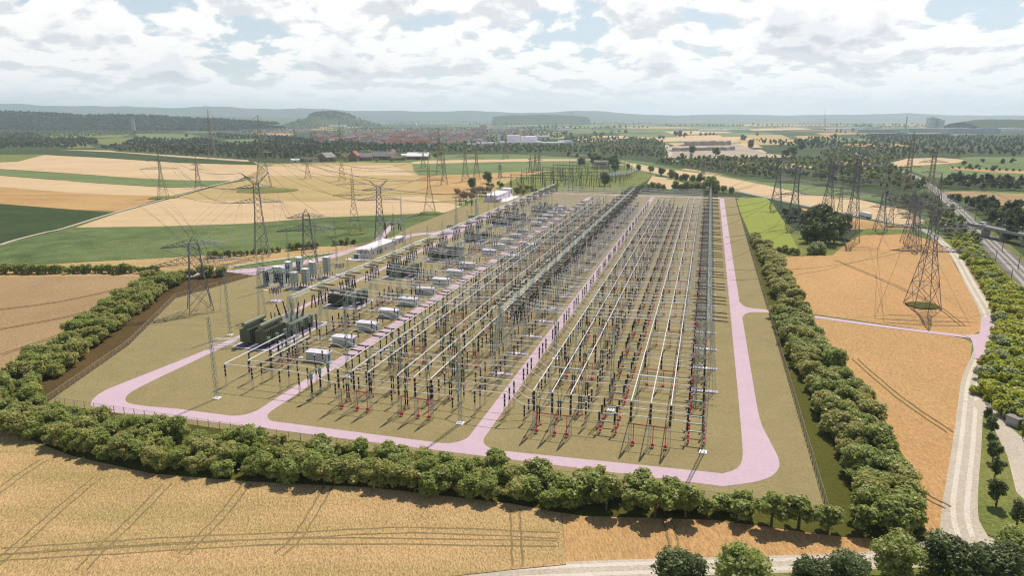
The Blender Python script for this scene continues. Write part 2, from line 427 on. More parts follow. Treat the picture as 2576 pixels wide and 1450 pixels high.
F('brown_field', 'brown_wheat', (-600, 745), (0, 698), (250, 695), (405, 696), (450, 700), (330, 770), (200, 840), (0, 948), (-600, 1300))
# green fields behind the yard
F('green_crop_field', 'green_crop', (1078, 391), (1180, 388), (1300, 389), (1505, 400), (1380, 402), (1079, 405))
F('pale_strip_field', 'pale_wheat', (1034, 408), (1080, 404), (1313, 400), (1505, 401), (1505, 404), (1246, 408), (1040, 413))
F('green_crop_field', 'green_crop', (1036, 412), (1246, 409), (1500, 405), (1495, 415), (1380, 428), (1179, 439), (1054, 442), (1042, 432))
F('tan_field', 'tan_field', (1054, 445), (1179, 441), (1380, 430), (1420, 424), (1370, 440), (1255, 450), (1200, 470), (1150, 492), (1060, 490))
F('old_yard_grass', 'rough_grass', (1245, 475), (1300, 448), (1440, 418), (1560, 402), (1640, 424), (1650, 442), (1600, 470), (1560, 486), (1420, 484), (1300, 492))
# right side
F('wheat_field', 'pale_wheat', (1560, 404), (1660, 421), (1791, 437), (1925, 462), (2025, 490), (2150, 500), (2284, 531), (2330, 560), (2284, 569), (2217, 556), (2117, 536), (2017, 516), (1942, 500), (1858, 482), (1791, 465), (1691, 445), (1608, 427))
F('green_strip_field', 'green_crop', (1548, 402), (1558, 404), (1660, 418), (1825, 444), (1925, 459), (2010, 463), (2117, 476), (2317, 508), (2330, 520), (2150, 500), (2025, 488), (1925, 466), (1791, 440), (1660, 424))
F('wheat_triangle_field', 'pale_wheat', (1641, 443), (1691, 450), (1722, 460), (1685, 477), (1628, 462))
F('tan_field', 'tan_field', (2007, 522), (2117, 543), (2284, 573), (2300, 578), (2217, 579), (2117, 577), (2070, 555))
F('wheat_field', 'orange_wheat', (1957, 645), (2094, 643), (2134, 609), (2167, 592), (2284, 588), (2351, 609), (2384, 639), (2418, 696), (2450, 750), (2466, 802), (2464, 835), (2440, 848), (2421, 846), (2300, 828), (2020, 788))
F('wheat_field', 'orange_wheat', (2010, 790), (2300, 832), (2421, 852), (2446, 865), (2440, 905), (2425, 950), (2412, 1050), (2400, 1200), (2390, 1330), (2372, 1375), (2290, 1400), (1950, 1340), (2240, 1330), (2295, 1300), (2250, 1120), (2120, 930))
F('lime_field', 'lime_meadow', (1851, 509), (1858, 500), (1877, 497), (1925, 497), (1940, 508), (1973, 559), (2010, 632), (1950, 640), (1905, 600), (1885, 590))
F('meadow', 'rough_grass', (1973, 559), (2000, 580), (2060, 590), (2134, 610), (2094, 643), (1957, 648), (1930, 630), (2010, 632))
F('grass_strip', 'rough_grass', (2134, 607), (2180, 575), (2300, 578), (2320, 586), (2284, 589), (2167, 593))
# near wheat field along the bottom
sheet('wheat_field', [(-700, 1300), (0, 1080), (180, 1150), (380, 1195), (640, 1216), (950, 1232), (1280, 1270), (1412, 1295), (1424, 1424), (1280, 1438), (900, 1480), (300, 1560), (-700, 1700)], 'ripe_wheat', 0.27)
F('wheat_field', 'orange_wheat', (1413, 1290), (1800, 1300), (2110, 1330), (2300, 1300), (2392, 1340), (2340, 1385), (1900, 1408), (1424, 1425))
F('roadside_grass', 'rough_grass', (-700, 1705), (300, 1562), (900, 1482), (1280, 1440), (1900, 1410), (2340, 1388), (2420, 1400), (2576, 1370), (3000, 1400), (3000, 2200), (1200, 2200), (-700, 2200))
# right edge: grass bank, gravel yard, scrub
F('scrub_ground', 'rough_grass', (2352, 600), (2420, 640), (2470, 730), (2505, 800), (2490, 870), (2470, 960), (2480, 1000), (2450, 1050), (2440, 1200), (2440, 1290), (2475, 1345), (2576, 1380), (3000, 1450), (3000, 700), (2600, 590), (2440, 560))
F('gravel_yard', 'gravel_track', (2480, 1040), (2545, 1100), (2700, 1180), (2800, 1300), (2620, 1300), (2556, 1240), (2534, 1150), (2505, 1090))
# tramlines pressed into the near crops
def ruts(name, lines, gap=1.9, w=0.42, zz=0.278):
    mb = MB()
    for li, ln in enumerate(lines):
        ws = smooth([G(*p) for p in ln], 5)
        for off in (-gap / 2, gap / 2):
            q = []
            for k, p in enumerate(ws):
                d = (ws[min(k + 1, len(ws) - 1)] - ws[max(k - 1, 0)]).normalized()
                j = 0.12 * math.sin(k * 2.3 + off)
                q.append((p.x - d.y * (off + j), p.y + d.x * (off + j)))
            ribbon(mb, q, [w * (.7 + .5 * abs(math.sin(k * 1.7 + off))) for k in range(len(q))], 'wheel_rut', zz + li * .0015)
    struct(name, mb.mesh(name))
ruts('field_path', [[(112, 1160), (50, 1200), (0, 1237), (-80, 1290)], [(245, 1205), (150, 1285), (60, 1365), (-30, 1440)], [(422, 1220), (330, 1315), (250, 1390), (205, 1440)],
    [(620, 1222), (560, 1300), (500, 1360), (460, 1400)], [(826, 1228), (790, 1290), (745, 1360), (700, 1400)], [(1295, 1285), (1298, 1340), (1302, 1430)],
    [(0, 1392), (200, 1378), (460, 1362), (760, 1350), (1040, 1338), (1405, 1352)], [(0, 1408), (300, 1390), (760, 1366), (1400, 1372)]])
ruts('field_path', [[(2100, 655), (2230, 710), (2350, 768), (2420, 820)], [(2150, 905), (2260, 1000), (2390, 1090)], [(2200, 1130), (2300, 1230), (2385, 1280)], [(1675, 1303), (1690, 1350), (1700, 1410)]], 1.8, 0.38, 0.26)
ruts('field_path', [[(0, 780), (150, 760), (330, 722)], [(0, 830), (160, 800), (320, 762)], [(0, 895), (120, 855), (250, 812)]], 1.8, 0.5, 0.2)
# yard plinth of gravel inside the fence
YARD = [(-178.5, 139), (-196.5, 187), (-228.6, 246.4), (-222, 300), (-214, 322), (-206, 352), (-204, 402), (-212, 470), (-214, 560), (-213, 690), (-150, 742), (-40, 742), (28.5, 738), (28.6, 137.5), (-60, 137.5)]
sheet('yard_ground', YARD, 'yard_gravel', 0.20, px=False)
# planting strip under the hedges
sheet('hedge_grass', [(-178.5, 139), (-60, 137.5), (28.6, 137.5), (28.5, 470), (32, 487), (42, 458), (43.5, 419), (43.8, 325), (47, 243), (51, 200), (50, 165), (46, 134), (30, 131), (6, 130.2), (-20, 124.3), (-36, 124.4), (-66, 122.6), (-94, 117.3), (-119, 113.9), (-144, 115.6), (-176, 122.5), (-202, 141), (-186, 146)], 'dark_grass', 0.17, px=False)
sheet('hedge_verge', [(-176, 122.7), (-144, 115.8), (-119, 114.1), (-94, 117.5), (-66, 122.8), (-52, 123), (-66, 121.6), (-94, 115.4), (-119, 111.6), (-146, 112.6), (-182, 119.5)], 'verge_grass', 0.18, px=False)
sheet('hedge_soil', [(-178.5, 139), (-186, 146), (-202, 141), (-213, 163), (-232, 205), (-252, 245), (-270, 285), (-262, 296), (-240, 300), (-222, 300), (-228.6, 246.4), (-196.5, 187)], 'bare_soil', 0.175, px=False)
# paved roads of the yard
ZR = 0.215
def poly_uv(name, pts, mat='pink_paving', z=ZR): return sheet(name, pts, mat, z, px=False)
def arc(cx, cy, r, a0, a1, n=8): return [(cx + r * math.cos(R(a0 + (a1 - a0) * i / n)), cy + r * math.sin(R(a0 + (a1 - a0) * i / n))) for i in range(n + 1)]
def road_sheet():
    """one connected road system as a grid of butted polygons"""
    mb = MB(); z = ZR
    cnt = [0]
    def pg(pts, soft=0, keep=()):
        for _ in range(soft):                                   # round the corners except the kept joints
            q = []
            for i, p in enumerate(pts):
                a_, b_ = pts[i - 1], pts[(i + 1) % len(pts)]
                if p in keep: q.append(p)
                else: q += [(p[0] * .75 + a_[0] * .25, p[1] * .75 + a_[1] * .25), (p[0] * .75 + b_[0] * .25, p[1] * .75 + b_[1] * .25)]
            pts = q
        cnt[0] += 1
        vs = [W(*p, z + .003 * cnt[0]) for p in pts]
        a = sum((vs[i].x * vs[(i + 1) % len(vs)].y - vs[(i + 1) % len(vs)].x * vs[i].y) for i in range(len(vs)))
        if a < 0: vs.reverse()
        mb.add(vs, [tuple(range(len(vs)))], 'pink_paving')
    N0, N1 = 140.9, 145.8
    pg([(-140, N0), (8, N0 + 3.4), (8, 150.2), (-46.5, N1 + 0.9), (-140, N1)])              # front road
    for x0, x1, top, vv in ((-117.0, -113.0, 700, N1), (-54.6, -50.6, 716, N1 + 0.8)):        # kiosk road, central road
        r = 6.0
        pg([(x0, top), (x0, vv + r)] + [(x0 - r + r * math.cos(R(a)), vv + r - r * math.sin(R(a))) for a in range(15, 91, 15)] +
           [(x1 + r - r * math.sin(R(a)), vv + r - r * math.cos(R(a))) for a in range(0, 91, 15)] + [(x1, top)])
    # rounded near corner by the outer gantry row
    pg([(8, 150.2), (11.2, 153), (12.7, 158), (13.0, 170), (13.0, 300), (17.4, 310), (17.6, 285), (17.8, 200), (18.0, 181.5), (19.7, 170.3), (21.4, 159.4), (19.6, 152.8), (15.3, 148.2), (8, N0 + 3.4)], 2, ((8, 150.2), (13.0, 300), (17.4, 310), (8, N0 + 3.4)))
    pg([(13.0, 300), (13.0, 700), (14, 716), (17.4, 722), (17.2, 420), (17.4, 310)])
    pg([(17.4, 310), (17.6, 285), (19.3, 291), (22, 294), (28.6, 295), (28.6, 299.5), (22, 300), (19.0, 302)], 1, ((17.4, 310), (17.6, 285), (28.6, 295), (28.6, 299.5)))
    pg([(17.4, 722), (14, 716), (8, 721), (-160, 722), (-160, 727), (20, 729), (30, 733), (38, 741), (41, 735), (30, 727)])
    # loop road on the transformer side
    pg([(-140, N0), (-152.5, 139.0), (-160, 138.6), (-166.2, 141.5), (-170.4, 149.5), (-169.5, 158), (-166.4, 187), (-165.6, 206), (-167.2, 300), (-168.5, 420), (-165.2, 420), (-164.6, 300), (-162.6, 206), (-162.2, 187), (-162.2, 155), (-160.2, 148), (-154.8, 144.3), (-140, N1)], 2, ((-140, N0), (-168.5, 420), (-165.2, 420), (-140, N1)))
    # link road and loop by the control building
    pg([(-168.5, 420), (-172, 432), (-181, 440), (-190, 437), (-194, 425), (-192, 412), (-196, 412), (-200, 428), (-196, 444), (-182, 449), (-176, 520), (-180, 600), (-176, 700), (-172, 722), (-160, 722), (-160, 700), (-170, 690), (-174, 600), (-170, 520), (-165.2, 420)], 2, ((-168.5, 420), (-160, 722), (-160, 700), (-165.2, 420)))
    struct('access_road', mb.mesh('access_road'))
road_sheet()
poly_uv('paved_forecourt', [(-246, 300), (-224, 296), (-214, 318), (-206, 352), (-203, 400), (-226, 470), (-230, 470), (-209, 400), (-214, 352), (-226, 322)], 'pink_paving', 0.19)
poly_uv('side_road', [(28.6, 295), (44, 292), (70, 285), (100, 278.5), (115, 276), (114.6, 279.6), (100, 282), (70, 288.6), (44, 296.2), (28.6, 299.5)], 'pink_paving', 0.205)
# gravel tracks
TR = [(-1.25, 1.0, 'wheel_lane'), (1.25, 1.0, 'wheel_lane')]
path('gravel_path', [(2362, 604), (2400, 640), (2445, 720), (2487, 795), (2487, 850), (2470, 900), (2448, 960), (2440, 1030), (2432, 1120), (2420, 1220), (2415, 1300), (2438, 1380)], [4.5, 5, 5, 6, 6.5, 6, 6, 6, 6, 6, 6.5, 10], 'gravel_track', lanes=TR)
path('gravel_path', [(1100, 1462), (1290, 1446), (1600, 1432), (1900, 1424), (2200, 1412), (2438, 1388), (2600, 1400), (2900, 1440)], [5, 5, 5, 5, 5, 9, 8, 6], 'gravel_track', lanes=TR)
path('gravel_path', [(2450, 1010), (2480, 1030), (2520, 1075), (2576, 1130)], [7, 5, 4, 5], 'gravel_track')
sheet('paved_junction', [(2446, 865), (2440, 852), (2421, 846), (2464, 842), (2470, 800), (2493, 800), (2500, 835), (2492, 880), (2468, 905), (2452, 905)], 'pink_paving', 0.3)
path('gravel_path', [(-260, 1100), (0, 950), (80, 905), (190, 845), (330, 768), (470, 700), (560, 676), (760, 646), (930, 628)], 3.8, 'gravel_track', z=0.3)
path('farm_path', [(0, 617), (40, 604), (115, 585), (160, 575), (290, 535), (430, 497), (560, 461), (640, 447), (674, 438), (668, 424), (640, 408)], 3.0, 'gravel_track', z=0.16)
path('country_road', [(1440, 388), (1491, 395), (1541, 409), (1608, 427), (1691, 445), (1791, 465), (1858, 482), (1942, 500), (2017, 516), (2117, 536), (2217, 556), (2284, 569), (2330, 582), (2362, 604)], 6.5, 'asphalt_road', z=0.2)
path('railway_path', [(2120, 372), (2200, 405), (2270, 430), (2330, 462), (2400, 520), (2470, 590), (2560, 680), (2700, 830)], [10, 10, 10, 11, 12, 13, 14, 14], 'ballast', z=0.22, lanes=[(-3.2, 1.8, 'asphalt_road'), (0, 1.6, 'asphalt_road'), (3.2, 1.8, 'asphalt_road')])
F('brown_field', 'brown_wheat', (2354, 484), (2420, 482), (2700, 494), (2700, 540), (2500, 515), (2451, 503), (2400, 494))
F('pale_field', 'pale_wheat', (2231, 406), (2284, 399), (2360, 397), (2428, 402), (2411, 410), (2330, 416), (2251, 421))
F('green_crop_field', 'green_crop', (2271, 423), (2330, 417), (2411, 411), (2430, 402), (2411, 397), (2520, 391), (2700, 390), (2700, 460), (2500, 452), (2384, 449), (2330, 445))
F('tan_strip_field', 'tan_field', (2390, 421), (2520, 428), (2640, 432), (2640, 439), (2500, 434), (2390, 426))
F('green_crop_field', 'corn_crop', (2410, 410), (2520, 408), (2700, 412), (2700, 428), (2520, 424), (2400, 418))
for a in (((90, 338), (220, 334), (330, 338), (300, 346), (120, 348)), ((245, 350), (330, 346), (345, 356), (300, 368), (250, 362)), ((340, 336), (480, 338), (520, 348), (420, 354), (350, 346)), ((60, 326), (160, 322), (250, 326), (150, 331)), ((420, 325), (560, 326), (600, 331), (480, 334)), ((150, 362), (215, 360), (240, 372), (170, 374)), ((560, 352), (640, 350), (660, 358), (590, 362))):
    F('vineyard_field', 'rough_grass' if a[0][0] % 20 else 'green_crop', *a)
# far patchwork on the plain
rp = random.Random(5)
quads = [(1330, 338, 60, 6), (1480, 332, 70, 5), (1620, 330, 80, 5), (1560, 345, 70, 6), (1500, 352, 60, 5), (1640, 340, 90, 6), (1760, 333, 90, 6), (1700, 350, 80, 8), (1790, 345, 90, 8), (1880, 338, 80, 7), (1860, 352, 90, 9), (1930, 345, 60, 8), (1940, 357, 90, 9), (1760, 364, 80, 7), (1850, 366, 70, 8),
    (1890, 382, 40, 8), (1900, 415, 45, 7), (1990, 418, 60, 8), (2060, 345, 60, 7), (2130, 352, 70, 5), (2110, 336, 60, 4), (2200, 365, 90, 4), (2150, 415, 60, 12), (1960, 325, 90, 4), (1800, 322, 120, 4), (1650, 321, 110, 3), (2250, 322, 120, 3), (2450, 322, 140, 3), (2000, 315, 160, 2.5), (2350, 314, 160, 2.5), (1560, 316, 120, 2.5),
    (430, 322, 60, 4), (520, 323, 70, 3.5), (200, 322, 60, 5), (270, 326, 70, 4), (620, 343, 60, 4), (690, 338, 60, 4), (850, 320, 60, 3), (900, 313, 80, 3), (1190, 317, 70, 2.5), (450, 304, 90, 2), (620, 306, 90, 2), (1000, 305, 90, 2), (1250, 303, 90, 2)]
for i, (x, y, w, h) in enumerate(quads):
    mt = rp.choice(['pale_wheat', 'pale_wheat', 'tan_field', 'green_crop', 'green_crop', 'rough_grass', 'yellow_wheat'])
    if i == len(quads): break
    if x == 2150 and y == 415: mt = 'tan_field'
    s = rp.uniform(-0.25, 0.25) * h; k = rp.uniform(0.2, 0.45) * w
    F('far_field', mt, (x - w, y - h * .5 + s), (x + w * .6, y - h * .7), (x + w, y + h * .5 - s), (x + k - w, y + h))
# quarry beside the valley
sheet('quarry_ground', [(1678, 372), (1720, 362), (1850, 362), (1880, 372), (1930, 388), (1990, 392), (1990, 398), (1850, 397), (1720, 402), (1690, 398)], 'quarry_stone', 0.9)
path('quarry_path', [(1676, 366), (1685, 385), (1680, 398), (1700, 408)], 12, 'gravel_track', z=1.2)
def quarry_face(name, a, b, h, d):
    pa, pb = G(*a), G(*b); mb = MB(); N = 14; rq = random.Random(3)
    vs = []
    for k in range(N + 1):
        p = pa.lerp(pb, k / N); o = rq.uniform(-6, 6)
        vs += [(p.x, p.y + o, 0.8), (p.x, p.y + o + 4, h * rq.uniform(.85, 1.1)), (p.x, p.y + d, h)]
    fs = []
    for k in range(N): fs += [(3 * k, 3 * k + 3, 3 * k + 4, 3 * k + 1), (3 * k + 1, 3 * k + 4, 3 * k + 5, 3 * k + 2)]
    mb.add(vs, fs, 'quarry_stone'); struct(name, mb.mesh(name))
quarry_face('quarry_terrain', (1690, 382), (1850, 379), 9, 60)
quarry_face('quarry_terrain', (1720, 368), (1840, 366), 13, 80)

# ------------------------------------------------------------------ hills
def fbm(x, s):
    return sum(math.sin(x * f * 1.0 + s * (i + 1) * 1.7) * a for i, (f, a) in enumerate(((0.9, .5), (2.1, .3), (4.7, .16), (9.3, .08))))
def ridge(name, prof, dist, depth, mat, seed, base=0.0, n=90, rough=1.0):
    """a long ridge: prof = crest line surveyed at the given distance (photo x, photo y)"""
    mb = MB(); xs = np.linspace(prof[0][0], prof[-1][0], n); ys = np.interp(xs, [p[0] for p in prof], [p[1] for p in prof])
    rows = [(-1.0, 0.0), (-0.6, 0.32), (-0.3, 0.72), (0.0, 1.0), (0.4, 0.75), (1.0, 0.0)]
    vs = []
    for x, y in zip(xs, ys):
        dx = x - 1288; dy = y - 725; f = FPX * CT - dy * ST; d = dy * CT + FPX * ST
        X = dx / f; H = max(HC - dist * d / f, 0.5)
        for o, hh in rows:
            Y = dist + o * depth
            vs.append((X * dist * (1 + 0.0 * o), Y, base + H * hh * (1 + 0.06 * rough * fbm(x * 0.035 + o * 3, seed)) - (0.5 if hh == 0 else 0)))
    m = len(rows); fs = [(k * m + i, (k + 1) * m + i, (k + 1) * m + i + 1, k * m + i + 1) for k in range(n - 1) for i in range(m - 1)]
    mb.add(vs, fs, mat); me = mb.mesh(name, True); 
    if me.polygons[0].normal.z < 0: me.flip_normals()
    struct(name, me)
ridge('hills', [(-400, 266), (-100, 262), (60, 261), (170, 268), (300, 266), (420, 273), (520, 266), (620, 273), (760, 273), (900, 278), (1050, 280), (1180, 279), (1330, 284), (1500, 287)], 15500, 2600, 'wooded_slope', 1)
ridge('hills', [(-400, 287), (0, 287), (200, 291), (500, 292), (700, 296), (800, 300)], 10500, 1500, 'vineyard_slope', 2)
ridge('hills', [(1180, 288), (1330, 284), (1400, 281), (1450, 278.5), (1530, 281), (1600, 287), (1690, 291), (1800, 287.5), (1950, 290), (2100, 289), (2200, 287), (2290, 285), (2380, 289), (2480, 291), (2600, 289), (2900, 292)], 15000, 2400, 'wooded_slope', 3)
ridge('hills', [(1240, 294), (1290, 289), (1360, 288), (1420, 290), (1480, 294)], 8200, 500, 'wooded_slope', 8)
ridge('wooded_hill', [(-500, 289), (-100, 288), (20, 287), (90, 288), (150, 292), (215, 298), (250, 294), (330, 296), (420, 300), (520, 305), (600, 310), (680, 314)], 4600, 500, 'wooded_slope', 5)
ridge('hills', [(2420, 306), (2450, 301), (2520, 300.5), (2620, 302), (2800, 303)], 4600, 300, 'wooded_slope', 6)
def cone_hill():
    """the vine-covered table hill with the fort on top"""
    c = G(828, 318.5); mb = MB(); n = 48
    ring = [(1.0, -1), (0.82, 18), (0.62, 52), (0.45, 84), (0.33, 103), (0.22, 112), (0.0, 116)]
    rx, ry = 420, 400; vs = []; rq = random.Random(9)
    for t, z in ring:
        for i in range(n):
            a = 2 * math.pi * i / n; k = 1 + 0.08 * math.sin(3 * a + 1) + 0.05 * math.sin(7 * a)
            vs.append((c.x + rx * t * k * math.cos(a), c.y + ry * t * k * math.sin(a), z + (rq.uniform(-3, 3) if 0 < t < 1 else 0)))
    fs = [(k * n + i, k * n + (i + 1) % n, (k + 1) * n + (i + 1) % n, (k + 1) * n + i) for k in range(len(ring) - 1) for i in range(n)]
    mb.add(vs, fs, 'vineyard_slope'); struct('table_hill', mb.mesh('table_hill', True)); return c
HILLC = cone_hill()
# ================================================================== YARD EQUIPMENT
PITCH = 19.85; V0 = 163.7; NB = 23
PH = (0.0, 4.65, 9.3)
def insul(mb, x, y, z0, z1, r, bands, mat='insulator_black', n=8):
    mb.cyl((x, y, z0), (x, y, z1), r, mat, n)
    for t in bands:
        z = z0 + (z1 - z0) * t; mb.cyl((x, y, z - 0.09), (x, y, z + 0.09), r * 1.12, 'band_white', n)
def post_proto(hs, h, stand='stand_beige', r=0.25):
    a = lattice(MB(), (0, 0, 0), (0, 0, hs), 0.5, 0.42, max(2, int(hs / 0.75)), 0.035, stand)
    a.box((0, 0, 0.06), (0.9, 0.9, 0.12), 'white_slab')
    b = MB(); insul(b, 0, 0, hs, h - 0.2, r, (0.04, 0.36, 0.68)); b.cyl((0, 0, h - 0.2), (0, 0, h), r * 0.9, 'alu_tube')
    return P('post_insulator', 'post insulator', ('lattice_stand', a), ('insulator', b))
POST_LOW = post_proto(1.9, 5.4); POST_HIGH = post_proto(4.2, 8.0); POST_MID = post_proto(3.4, 7.4)
def busbar_post(mirror):
    s = -1 if mirror else 1
    a = lattice(MB(), (0, 0, 0), (0, 0, 6.0), 0.66, 0.6, 8, 0.045, 'galvanised_light')
    b = MB(); insul(b, 0, 0, 6.0, 11.7, 0.3, (0.03, 0.32, 0.58, 0.8)); b.cyl((0, 0, 11.7), (0, 0, 12.0), 0.2, 'alu_tube')
    c = MB(); c.bar((0, -0.3, 6.05), (s * 4.0, -0.3, 5.95), 0.075, 'drive_red', 4); c.bar((s * 2.2, -0.15, 5.85), (s * 4.2, -0.15, 5.75), 0.05, 'drive_red', 4)
    c.bar((s * 0.85, -0.3, 6.0), (s * 0.85, -0.3, 1.2), 0.1, 'drive_red', 4)
    d = MB(); d.box((s * 0.85, -0.3, 0.95), (0.75, 0.6, 0.75), 'drive_red')
    return P('busbar_post', 'busbar post', ('lattice_stand', a), ('insulator', b), ('earthing_switch', c, 'red earthing rod and arm', [('drive_box', d)]))
BPOST = (busbar_post(False), busbar_post(False), busbar_post(True))
def portal_proto(w):
    a = MB(); b = MB(); h = 11.15
    for x, m in ((-w / 2, a), (w / 2, b)): lattice(m, (x, 0, 0), (x, 0, h), 0.5, 0.5, 14, 0.05, 'galvanised_light')
    c = MB(); c.box((0, 0, h + 0.12), (w + 0.8, 0.34, 0.3), 'galvanised_light')
    ds = []
    for x in (-w / 2, 0, w / 2): d = MB(); insul(d, x, 0, h + 0.27, 11.95, 0.16, ()); ds.append(('insulator', d))
    return P('busbar_portal', 'support portal', ('leg', a), ('leg', b), ('crossbeam', c), *ds)
PORTAL = portal_proto(9.8)
def panto():
    a = lattice(MB(), (0, 0, 0), (0, 0, 1.1), 0.9, 0.8, 2, 0.05, 'galvanised_teal'); a.box((0, 0, 1.15), (1.2, 0.5, 0.12), 'galvanised_teal')
    i1 = MB(); insul(i1, -0.33, 0, 1.2, 5.1, 0.2, (0.0, 0.5)); i2 = MB(); insul(i2, 0.33, 0, 1.2, 5.1, 0.2, (0.0, 0.5))
    c = MB(); c.box((0, 0, 5.4), (1.15, 0.6, 0.62), 'switch_green')
    for s in (-1, 1):
        c.bar((s * 0.2, 0, 5.7), (s * 0.62, 0, 7.9), 0.075, 'switch_green', 4); c.bar((s * 0.62, 0, 7.9), (s * 0.06, 0, 10.7), 0.06, 'switch_green', 4)
        c.bar((s * 0.06, 0, 10.7), (s * 0.2, 0, 11.4), 0.05, 'switch_green', 4)
    h = MB(); h.add([(-0.16, -.2, 10.6), (0.16, -.2, 10.6), (0.16, .2, 10.6), (-0.16, .2, 10.6), (-0.34, -.3, 12.1), (0.34, -.3, 12.1), (0.34, .3, 12.1), (-0.34, .3, 12.1)],
                    [(3, 2, 1, 0), (4, 5, 6, 7), (0, 1, 5, 4), (1, 2, 6, 5), (2, 3, 7, 6), (3, 0, 4, 7)], 'switch_green')
    h.cyl((0, -0.5, 12.15), (0, 0.5, 12.15), 0.27, 'head_green', 6)
    r = MB()
    for s in (-1, 1): r.bar((s * 0.75, 0.1, 1.4), (s * 0.75, 0.1, 0.4), 0.06, 'drive_red', 4); r.box((s * 0.75, 0.1, 0.3), (0.5, 0.42, 0.4), 'drive_red')
    r.bar((-0.75, 0.1, 1.35), (2.6, 0.1, 1.3), 0.04, 'drive_red', 4)
    return P('pantograph_disconnector', 'pantograph switch', ('stand', a), ('insulator', i1), ('insulator', i2), ('scissor_arm', c, None, [('contact_head', h)]), ('drive', r, 'red drive boxes and rods'))
PANTO = panto()
def hdisc(w, red=True):
    parts = []
    rail = MB(); rail.box((-0.1, 0, 3.45), (w + 1.7, 0.34, 0.28), 'galvanised_teal')
    for x in (-w / 2, w / 2):
        a = lattice(MB(), (x, 0, 0), (x, 0, 3.3), 0.42, 0.42, 4, 0.04, 'galvanised_light'); parts.append(('lattice_stand', a))
        b = MB(); insul(b, x, 0, 3.6, 5.8, 0.26, ()); b.cyl((x, 0, 5.8), (x, 0, 6.0), 0.2, 'head_green'); parts.append(('insulator', b))
        d = MB()
        for z, dd in ((2.1, 0.62), (0.85, 0.7)): d.box((x + 0.42, -0.1, z), (0.5, 0.5, dd), 'drive_red', 0, 0.85)
        parts.append(('drive_box', d, 'red motor drives'))
    parts.append(('rail', rail))
    return P('disconnector', 'disconnector', *parts)
HD = hdisc(4.0); HDR = hdisc(3.8)
def breaker():
    a = lattice(MB(), (0, 0, 0.25), (0, 0, 2.2), 0.6, 0.55, 3, 0.05, 'galvanised_teal'); a.box((0, 0, 0.13), (1.5, 1.5, 0.26), 'white_slab'); a.box((0.5, -0.4, 1.1), (0.6, 0.5, 0.9), 'stand_beige')
    b = MB(); insul(b, 0, 0, 2.2, 6.3, 0.22, (0.0, 0.45, 0.9))
    c = MB(); c.box((0, 0, 6.55), (1.3, 0.42, 0.42), 'head_green')
    l = MB(); l.cyl((-0.6, 0, 6.55), (-3.0, 0, 6.6), 0.25, 'insulator_purple'); l.cyl((-3.0, 0, 6.6), (-3.15, 0, 6.6), 0.28, 'alu_tube')
    r = MB(); r.cyl((0.6, 0, 6.55), (3.0, 0, 6.6), 0.25, 'insulator_purple'); r.cyl((3.0, 0, 6.6), (3.15, 0, 6.6), 0.28, 'alu_tube')
    return P('circuit_breaker', 'circuit breaker', ('stand', a), ('column_insulator', b), ('head', c), ('breaker_arm', l), ('breaker_arm', r))
CB = breaker()
def ctrans():
    a = lattice(MB(), (0, 0, 0), (0, 0, 2.4), 0.6, 0.5, 3, 0.06, 'galvanised_teal'); a.box((0, 0, 2.2), (1.7, 0.2, 0.14), 'galvanised_teal'); a.box((0, 0, 2.45), (0.2, 1.4, 0.12), 'galvanised_teal')
    b = MB(); insul(b, 0, 0, 2.5, 6.2, 0.3, ())
    c = MB(); c.cyl((0, 0, 6.2), (0, 0, 6.7), 0.3, 'head_green', 10, 0.5); c.cyl((0, 0, 6.7), (0, 0, 8.2), 0.52, 'head_green', 10); c.cyl((0, 0, 8.2), (0, 0, 8.4), 0.56, 'head_green', 10); c.cyl((0, 0, 8.4), (0, 0, 8.6), 0.2, 'head_green', 8)
    return P('current_transformer', 'current transformer', ('stand', a), ('insulator', b), ('head', c, 'pale green tank head'))
CTR = ctrans()
def kiosk():
    w = MB(); w.box((4, 1.6, 1.75), (7.9, 3.1, 3.0), 'kiosk_wall')
    b = MB(); b.box((4, 1.6, 0.13), (8.2, 3.4, 0.26), 'lavender_dark')
    r = MB(); r.box((4, 1.6, 3.36), (8.5, 3.7, 0.2), 'kiosk_roof')
    d = MB(); d.box((7.99, 1.3, 1.5), (0.08, 1.1, 2.2), 'door_teal')
    s = MB()
    for x in (8.6, 9.4):
        for y in (0.3, 2.4): s.bar((x, y, 0.2), (x, y, 1.4), 0.04, 'galvanised_light', 4)
    for y in (0.3, 2.4): s.bar((8.1, y, 1.4), (9.4, y, 1.35), 0.04, 'galvanised_light', 4); 
    s.box((8.8, 1.35, 0.25), (1.5, 2.2, 0.12), 'galvanised_light')
    return P('relay_kiosk', 'kiosk', ('wall', w), ('base', b), ('roof', r), ('door', d, 'teal door', []), ('landing', s))
KIOSK = kiosk()

